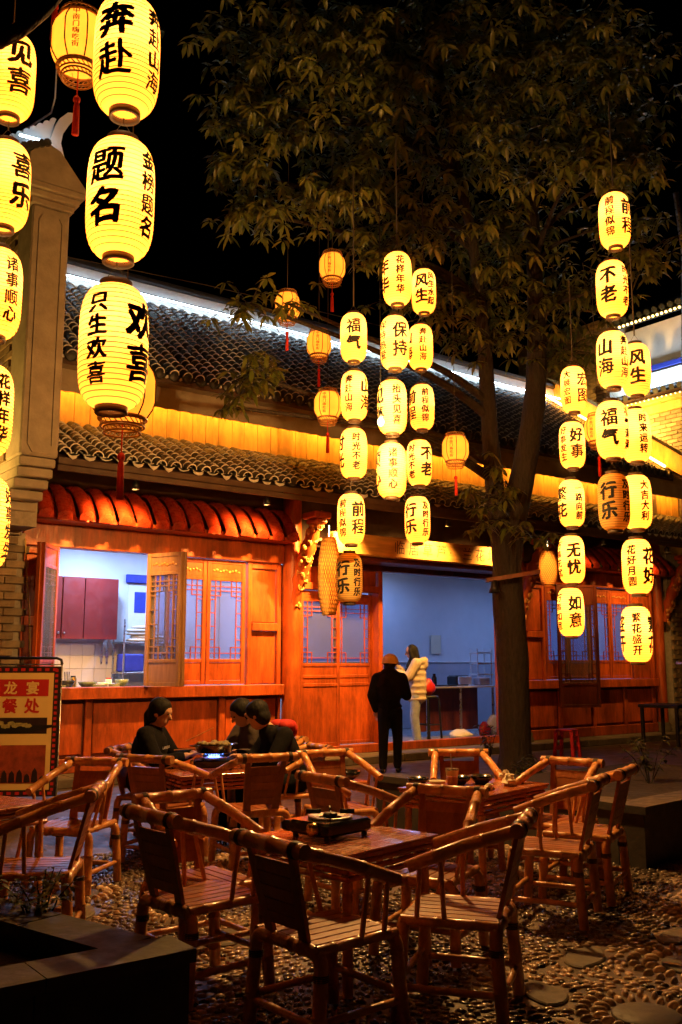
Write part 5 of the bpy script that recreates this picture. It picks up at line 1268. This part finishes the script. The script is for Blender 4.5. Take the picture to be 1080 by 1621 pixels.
for a in (-1, 1):
    for b in (-1, 1): MB().tube([(a * .16, b * .16, 0), (a * .14, b * .14, .36)], .018, 7).build('leg', 'table_wood', ls)
# far right: red stool and dark table
rs = thing('red_stool', 'red plastic stool with slotted sides right of the trunk', 'stool', (12.67, 10.6, 0), R(20))
MB().bbox(-.15, .15, -.15, .15, .43, .46, .02).build('seat', 'plastic_red', rs)
for a in (-1, 1):
    for b in (-1, 1): MB().bar((a * .16, b * .16, 0), (a * .13, b * .13, .43), .05, .05, (0, 1, 0)).build('leg', 'plastic_red', rs)
for z in (.12, .28):
    for s in (-1, 1): MB().bbox(-.12, .12, s * .14 - .01, s * .14 + .01, z, z + .07, .006).build('rung', 'plastic_red', rs)
dt = thing('dark_table', 'dark square table at the right edge before the brick pier', 'table', (16.3, 11.1, 0), R(10)); MB().bbox(-.5, .5, -.4, .4, .70, .76, .01).build('top', 'black', dt)
for a in (-1, 1):
    for b in (-1, 1): MB().bbox(a * .44 - .03, a * .44 + .03, b * .34 - .03, b * .34 + .03, 0, .70, .006).build('leg', 'black', dt)

# ------------------------------------------------------------------ poster stand
ps = thing('poster_stand', 'standing poster with yellow panel, red lettering and food picture by the kitchen window', 'sign', (3.45, 10.55, 0), R(-32))
W2, Z0, Z1 = .52, .12, 1.50
def flat(name, x0, x1, z0, z1, y, m): return MB().box(x0, x1, y, y + .003, z0, z1).build(name, m, ps)
MB().bbox(-W2, W2, .0, .02, Z0, Z1, .003).build('board', 'poster_dark', ps)
e = MB(); 
for k in range(46):
    z = Z0 + .03 + k * (Z1 - Z0 - .06) / 46
    if k % 2: e.box(W2 - .055, W2 - .025, -.004, -.001, z, z + .03); e.box(-W2 + .025, -W2 + .055, -.004, -.001, z, z + .03)
for k in range(22):
    xx = -W2 + .06 + k * (2 * W2 - .1) / 22
    if k % 2:
        for z in (Z0 + .02, Z1 - .05): e.box(xx, xx + .045, -.004, -.001, z, z + .03)
tag(e.build('border_pattern', 'poster_red', ps), kind='stuff')
MB().tube([(W2 + .012, 0, 0), (W2 + .012, 0, Z1 + .02), (-W2 - .012, 0, Z1 + .02), (-W2 - .012, 0, 0)], .011, 7).build('frame', 'steel', ps)
MB().tube([(-W2, .0, Z1 + .09), (W2 - .05, .0, Z1 + .09), (W2, 0, Z1 + .07), (W2 + .012, 0, Z1 + .02)], .016, 7).build('handle_bar', 'black', ps)
flat('paper', -W2 + .07, W2 - .07, Z0 + .07, Z1 - .07, -.004, 'poster_paper')
flat('title_band', -W2 + .11, W2 - .12, 1.18, 1.36, -.008, 'poster_red')
m = MB(); flat_text(m, '长龙宴', (-.24, -.0095, 1.267), (1, 0, 0), (0, 0, 1), .145, .235, off=.028); tag(m.build('title_lettering', 'poster_paper', ps, fix=False), kind='stuff')
m = MB(); flat_text(m, '取餐处', (-.24, -.0060, 1.075), (1, 0, 0), (0, 0, 1), .165, .235, off=.032); tag(m.build('lettering', 'poster_red', ps, fix=False), kind='stuff')
flat('picture_ground', -.36, W2 - .12, .78, .95, -.007, 'poster_dark')
MB().prism([(-.42, .83), (-.3, .79), (.2, .79), (.46, .85), (.46, .875), (-.42, .845)], (0, .003, 0), (0, -.012, 0)).build('printed_boat', 'black', ps)
m = MB(); rr_ = random.Random(2)
for k in range(16): cx, cz = -.34 + .036 * k, .868 + rr_.uniform(-.01, .03); m.prism([(cx + .05 * math.cos(a) * rr_.uniform(.6, 1), cz + .028 * math.sin(a) * rr_.uniform(.6, 1.1)) for a in (0, 1, 2, 3, 4, 5.2)], (0, .001, 0), (0, -.0105 - .0002 * k, 0))
m.build('printed_food', 'poster_food', ps)
flat('sunset_picture', -W2 + .12, W2 - .12, .26, .66, -.008, 'poster_sunset')
m = MB()
for k in range(9): cx = -.3 + .08 * k; hh = rr_.uniform(.06, .22); m.prism([(cx, .27), (cx + .07, .27), (cx + .06, .27 + hh * .7), (cx + .035, .27 + hh), (cx + .01, .27 + hh * .75)], (0, .001, 0), (0, -.0105 - .0002 * k, 0))
m.build('printed_figures', 'poster_dark', ps)
for s in (-1, 1): MB().bbox(s * .4 - .03, s * .4 + .03, -.2, .25, 0, .03, .006).build('foot', 'steel', ps)

# ------------------------------------------------------------------ people
def fuse(mb, voxel, smooth=4):
    """one continuous skin over overlapping shapes"""
    me = mb.mesh('tmp'); mb.fix(me); o = bpy.data.objects.new('tmp', me); COL.objects.link(o)
    a = o.modifiers.new('r', 'REMESH'); a.mode = 'VOXEL'; a.voxel_size = voxel; a.use_smooth_shade = True
    if smooth: b = o.modifiers.new('s', 'SMOOTH'); b.factor = .5; b.iterations = smooth
    dg = bpy.context.evaluated_depsgraph_get(); dg.update(); r_ = bpy.data.meshes.new_from_object(o.evaluated_get(dg))
    bpy.data.objects.remove(o); bpy.data.meshes.remove(me); return r_
def cap(mb, p, r0, q, r1, n=10, flat_=1.0):
    mb.tube([p, q], [r0, r1], n); mb.ell(p, r0 * .999, n, 6); mb.ell(q, r1 * .999, n, 6)
def chain(mb, pts, rads, n=10):
    for (p, q), (a, b) in zip(zip(pts[:-1], pts[1:]), zip(rads[:-1], rads[1:])): cap(mb, p, a, q, b, n)
def hand(mb, wrist, elbow, curl=.5, up=Vector((0, 0, 1))):
    w, e = Vector(wrist), Vector(elbow); d = (w - e).normalized(); s = d.cross(up)
    if s.length < .1: s = d.cross(Vector((1, 0, 0)))
    s.normalize(); n_ = s.cross(d)
    c = w + d * .045; rot = Matrix((d, s, n_)).transposed(); mb.ell(c, (.05, .038, .016), 10, 6, rot)
    for k, (off, L) in enumerate(((-.03, .062), (-.01, .075), (.01, .07), (.029, .056))):
        b = w + d * .08 + s * off; m1 = b + d * L * .5 - n_ * L * .12 * curl; t_ = m1 + d * L * .42 - n_ * L * .55 * curl; chain(mb, [b - d * .015, m1, t_], [.0095, .009, .0075], 6)
    b = w + d * .03 - s * .03; chain(mb, [b, b + d * .03 - s * .025, b + d * .06 - s * .03 - n_ * .01], [.012, .0105, .0085], 6)
def head(mb, c, fwd, r=.098, tilt=0):
    """skull, jaw, nose, brow, lips and ears looking along fwd"""
    c = Vector(c); f = Vector(fwd).normalized(); s = Vector((0, 0, 1)).cross(f).normalized(); u = f.cross(s)
    rot = Matrix((s, f, u)).transposed()
    mb.ell(c + u * .02, (r * .80, r * .98, r * .98), 16, 12, rot); mb.ell(c + f * .022 - u * .055, (r * .62, r * .72, r * .72), 14, 10, rot); mb.ell(c + f * .05 - u * .10, (.030, .026, .022), 10, 8, rot)
    cap(mb, c + f * .088 + u * .015, .010, c + f * .112 - u * .025, .015, 8); mb.ell(c + f * .085 - u * .062, (.024, .014, .008), 8, 6, rot); mb.ell(c + f * .083 - u * .076, (.02, .013, .008), 8, 6, rot)
    mb.ell(c + f * .083 + u * .032, (.05, .016, .010), 8, 6, rot)
    for k in (-1, 1): mb.ell(c + s * (k * r * .80) - u * .012 - f * .005, (.012, .022, .032), 8, 6, rot)
    return f, s, u, rot
def face(parent, c, f, s, u):
    for k in (-1, 1): MB().ell(Vector(c) + f * .089 + s * (k * .033) + u * .012, (.013, .008, .007), 8, 6).build('eye', 'ink', parent)
def person(label, loc, rz): return thing('person', label, 'person', loc, rz)
V = Vector
def dress(name, fn, m, parent, vox=.016, sm=5):
    mb = MB(); fn(mb); return link(name, fuse(mb, vox, sm), m, parent)

# man with the yellow cap, seen from behind
p1 = person('person in black with a yellow cap standing with back turned before the doorway', (8.87, 10.61, 0), -YAW - R(12))
b = MB(); hd = V((.0, .05, 1.53))
chain(b, [V((0, 0, .92)), V((0, -.01, 1.12)), V((0, -.02, 1.32)), V((0, .0, 1.42))], [.12, .12, .11, .05]); cap(b, V((0, 0, 1.38)), .05, V((0, .02, 1.47)), .052)
f, s, u, rot = head(b, hd, (.25, 1, -.12))
for k in (-1, 1):
    chain(b, [V((k * .09, 0, .90)), V((k * .095, .04 + k * .05, .48)), V((k * .09, -.01 + k * .09, .09))], [.08, .055, .04]); cap(b, V((k * .09, -.02 + k * .09, .045)), .036, V((k * .10, .13 + k * .09, .035)), .03)
    sh, el, wr = V((k * .18, -.01, 1.33)), V((k * .245, -.04, 1.08)), (V((.14, .2, 1.14)) if k > 0 else V((-.21, .06, .86))); chain(b, [V((k * .05, 0, 1.36)), sh, el, wr], [.055, .052, .046, .032]); hand(b, wr, el, .8)
link('body', fuse(b, .011, 2), 'skin', p1); face(p1, hd, f, s, u)
def jk(mb):
    chain(mb, [V((0, 0, .93)), V((0, -.02, 1.05)), V((0, -.03, 1.25)), V((0, -.01, 1.38))], [.145, .165, .175, .10]); mb.ell(V((0, -.01, 1.18)), (.215, .15, .2), 16, 10); mb.ell(V((0, 0, .93)), (.185, .135, .05), 16, 8); mb.ell(V((.03, -.06, 1.08)), (.17, .11, .045), 12, 6); mb.ell(V((-.05, -.07, 1.2)), (.14, .1, .04), 12, 6)
    for k in (-1, 1): chain(mb, [V((k * .08, -.01, 1.34)), V((k * .18, -.01, 1.32)), V((k * .25, -.04, 1.08)), (V((.15, .17, 1.135)) if k > 0 else V((-.215, .05, .88)))], [.085, .085, .075, .052])
    mb.ell(V((0, -.02, 1.40)), (.13, .10, .075), 14, 8); chain(mb, [V((0, -.005, 1.38)), V((0, .015, 1.46))], [.085, .075])
dress('jacket', jk, 'black_cloth', p1)
def trn(mb):
    chain(mb, [V((0, 0, .93)), V((0, 0, .86))], [.135, .13])
    for k in (-1, 1): chain(mb, [V((k * .085, 0, .86)), V((k * .095, .04 + k * .05, .48)), V((k * .09, -.01 + k * .09, .10))], [.1, .075, .058]); mb.ell(V((k * .09, k * .085, .13)), (.068, .07, .03), 10, 6); mb.ell(V((k * .095, .04 + k * .05, .5)), (.078, .082, .03), 10, 6)
dress('trousers', trn, 'dark_denim', p1)
for k in (-1, 1): MB().ell((k * .095, .05 + k * .09, .045), (.045, .13, .046), 12, 8).build('shoe', 'black', p1)
m = MB(); m.ell(hd + u * .010 - f * .012, (.092, .100, .1), 16, 10, rot); m.ell(hd - u * .06 - f * .035, (.078, .065, .07), 14, 8, rot); hr = m.build('hair', 'hair', p1)
m = MB(); vs = []; n = 20
for i in range(7):
    a = i / 6 * 1.8
    for j in range(n): bb = 6.283 * j / n; vs.append(hd + u * (.02 + .125 * math.cos(a)) + s * (.122 * math.sin(min(a, 1.57)) * math.cos(bb)) + f * (.130 * math.sin(min(a, 1.57)) * math.sin(bb)))
m.add(vs, [(i * n + j, (i + 1) * n + j, (i + 1) * n + (j + 1) % n, i * n + (j + 1) % n) for i in range(6) for j in range(n)], True)
cp_ = m.build('cap', 'cap_cloth', p1); vs = []
for j in range(9): a = -1.1 + 2.2 * j / 8; vs += [hd + u * .05 + s * (.09 * math.sin(a)) + f * (.10 * math.cos(a)), hd + u * .035 + s * (.095 * math.sin(a)) + f * (.10 * math.cos(a) + .085)]
q = MB().add(vs + [v - u * .006 for v in vs], [(2 * j, 2 * j + 1, 2 * j + 3, 2 * j + 2) for j in range(8)] + [(18 + 2 * j, 18 + 2 * j + 2, 18 + 2 * j + 3, 18 + 2 * j + 1) for j in range(8)], True); q.build('peak', 'cap_cloth', p1)

# woman in the doorway, hooded coat, facing left
p2 = person('person in hooded beige coat with long dark hair standing inside the doorway, hand raised', (11.28, 12.78, .118), R(143 - 90))
b = MB(); hd = V((0, .07, 1.62)); 
chain(b, [V((0, 0, .98)), V((0, 0, 1.2)), V((0, -.01, 1.4)), V((0, .01, 1.5))], [.11, .10, .095, .05]); cap(b, V((0, .01, 1.46)), .045, V((0, .04, 1.55)), .048)
f, s, u, rot = head(b, hd, (.05, 1, -.22))
for k in (-1, 1): chain(b, [V((k * .08, 0, .95)), V((k * .08, .03, .5)), V((k * .075, -.02, .09))], [.08, .055, .04]); cap(b, V((k * .075, -.02, .04)), .036, V((k * .08, .12, .032)), .03)
arms = [(1, V((.17, .0, 1.42)), V((.2, .12, 1.17)), V((.12, .33, 1.38))), (-1, V((-.17, .0, 1.42)), V((-.21, .14, 1.18)), V((-.1, .36, 1.28)))]
for k, sh, el, wr in arms: chain(b, [V((k * .05, 0, 1.43)), sh, el, wr], [.06, .052, .042, .03]); hand(b, wr, el, .5)
link('body', fuse(b, .011, 2), 'skin', p2); face(p2, hd, f, s, u)
def coat(mb):
    chain(mb, [V((0, -.01, .86)), V((0, -.02, 1.05)), V((0, -.02, 1.25)), V((0, -.01, 1.42))], [.175, .175, .17, .11])
    for z in (.80, .91, 1.02, 1.13, 1.24, 1.34): mb.ell(V((0, -.015, z)), (.192 - .01 * (z > 1.2), .182, .07), 18, 8)
    for k, sh, el, wr in arms: chain(mb, [V((k * .08, 0, 1.42)), sh, el, el.lerp(wr, .85)], [.09, .092, .08, .055])
    mb.ell(V((0, -.13, 1.40)), (.13, .10, .12), 14, 10)
    for j in range(9): a = math.pi * (j / 8) + math.pi; mb.ell(V((.115 * math.cos(a), -.04 + .12 * math.sin(a), 1.475 - .03 * abs(math.cos(a)))), (.06, .07, .06), 10, 8)
dress('coat', coat, 'beige_cloth', p2, .016, 3)
def tr2(mb):
    for k in (-1, 1): chain(mb, [V((k * .085, 0, .85)), V((k * .085, .03, .48)), V((k * .08, -.02, .08))], [.1, .08, .07])
dress('trousers', tr2, 'jeans', p2)
for k in (-1, 1): MB().ell((k * .08, .045, .045), (.045, .13, .045), 12, 8).build('shoe', 'plastic_white', p2)
def hr2(mb):
    mb.ell(hd + u * .025 - f * .022, (.093, .098, .104), 14, 10, rot); chain(mb, [hd - f * .045 + u * .02, hd - f * .05 - u * .12, V((0, .045, 1.40)), V((.03, .12, 1.22))], [.085, .078, .075, .04])
    for k in (-1, 1): chain(mb, [hd + s * (k * .078) + u * .03 + f * .02, hd + s * (k * .088) - u * .1 + f * .02, V((k * .095, .12, 1.38)), V((k * .09, .17, 1.24))], [.03, .035, .04, .02])
dress('hair', hr2, 'hair', p2, .012, 2)

def seated(label, loc, ang, lean, look, turn, top, bottom, hair, arm, jacket_r=1.0):
    p = person(label, loc, R(ang - 90)); b = MB(); L = lean
    pel, ch, nk = V((0, -.06, .52)), V((0, -.03 + L * .55, .80)), V((0, -.01 + L, .97)); hd = V((look * .03, .04 + L * 1.25, 1.105 - .12 * L))
    chain(b, [pel, (pel + ch) / 2, ch, nk], [.13, .12, .135, .055]); cap(b, nk, .05, hd - V((0, .01, .06)), .048)
    f, s, u, rot = head(b, hd, (turn, 1, -.25 - L * 2.2))
    for k in (-1, 1):
        chain(b, [V((k * .09, -.03, .50)), V((k * .12, .36, .49)), V((k * .12, .36, .08))], [.085, .06, .042]); cap(b, V((k * .12, .34, .04)), .036, V((k * .12, .48, .033)), .03)
    A = []
    for k in (-1, 1):
        sh = V((k * .175, ch.y + .01, .915 - .05 * L)); el = V((k * .24, ch.y + .15, .69)); wr = V((k * arm, ch.y + .37, .74)); A.append((k, sh, el, wr))
        chain(b, [V((k * .05, ch.y, .92)), sh, el, wr], [.06, .052, .042, .03]); hand(b, wr, el, .8)
    link('body', fuse(b, .011, 2), 'skin', p); face(p, hd, f, s, u)
    def tp(mb):
        chain(mb, [pel, (pel + ch) / 2, ch, nk - V((0, 0, .04))], [.165, .16, .165, .085]); mb.ell(ch, (.205, .135, .17), 14, 10)
        for k, sh, el, wr in A: chain(mb, [V((k * .08, ch.y, .915)), sh, el, el.lerp(wr, .82)], [.08, .08, .068, .046])
    dress('sweatshirt' if 'woman' in label or 'hair tied' in label else 'jacket', tp, top, p)
    def tb(mb):
        cap(mb, pel, .15, pel + V((0, .08, -.03)), .14)
        for k in (-1, 1): chain(mb, [V((k * .09, -.02, .50)), V((k * .12, .36, .49)), V((k * .12, .36, .09))], [.1, .085, .065])
    dress('trousers', tb, bottom, p)
    for k in (-1, 1): MB().ell((k * .12, .4, .045), (.045, .12, .045), 12, 8).build('shoe', 'black', p)
    def hh(mb):
        mb.ell(hd + u * .032 - f * .02, (.099, .106, .10), 14, 10, rot); mb.ell(hd + u * .06 - f * .004, (.086, .088, .068), 14, 10, rot); mb.ell(hd - f * .04 - u * .03, (.092, .075, .085), 12, 8, rot)
        if hair == 'tied': chain(mb, [hd - f * .06, hd - f * .10 - u * .06, hd - f * .09 - u * .15], [.06, .05, .03])
        elif hair == 'long': chain(mb, [hd - f * .04, hd - f * .06 - u * .1, hd - f * .05 - u * .17], [.085, .075, .05])
        else: mb.ell(hd - f * .035 - u * .03, (.086, .075, .075), 12, 8, rot)
    dress('hair', hh, 'hair', p, .012, 2)
    return p, hd, f, s, u, ch
pa, hd, f, s, u, ch = seated('person in black sweatshirt with hair tied back seated facing the blue flame', (3.85, 7.9, 0), -46, .03, .2, .1, 'black_cloth', 'dark_denim', 'tied', .10)
m = MB()
for i, chh in enumerate('LAMUSARE'):
    v, fc = glyph(chh, 0.0, False); x0 = -.085 + .0243 * i
    m.add([(x0 + float(q[0]) * .034, ch.y + .158 - .9 * (x0 + float(q[0]) * .034) ** 2 + .0, .80 + float(q[1]) * .034) for q in v], fc)
for v in range(len(m.v)): m.v[v] = (-m.v[v][0], m.v[v][1], m.v[v][2])
m.build('print_lettering', 'print_white', pa, fix=False)
MB().tube([hd - f * .10 - u * .03 + s * .03, hd - f * .115 - u * .035, hd - f * .10 - u * .03 - s * .03], .008, 6).build('hair_clip', 'plastic_white', pa)
pb, hd, f, s, u, ch = seated('person in black jacket with red hood bending over the table', (4.86, 7.25, 0), 168, .2, 0, .9, 'black_cloth', 'dark_denim', 'short', .16)
mb = MB()
for j in range(9): a = math.pi * j / 8 + math.pi; mb.ell(V((.10 * math.cos(a), ch.y - .01 + .095 * math.sin(a), .985)), (.05, .055, .05), 10, 8)
mb.ell(V((0, ch.y - .12, .95)), (.1, .05, .08), 12, 8)
link('hood', fuse(mb, .012, 3), 'red_cloth', pb)
pc, hd, f, s, u, ch = seated('person in grey-brown top eating beside the red hood, head bowed', (4.93, 7.80, 0), -162, .2, 0, .5, 'grey_cloth', 'dark_denim', 'short', .08)
bpy.data.objects.remove(_fo); bpy.data.curves.remove(_fc)
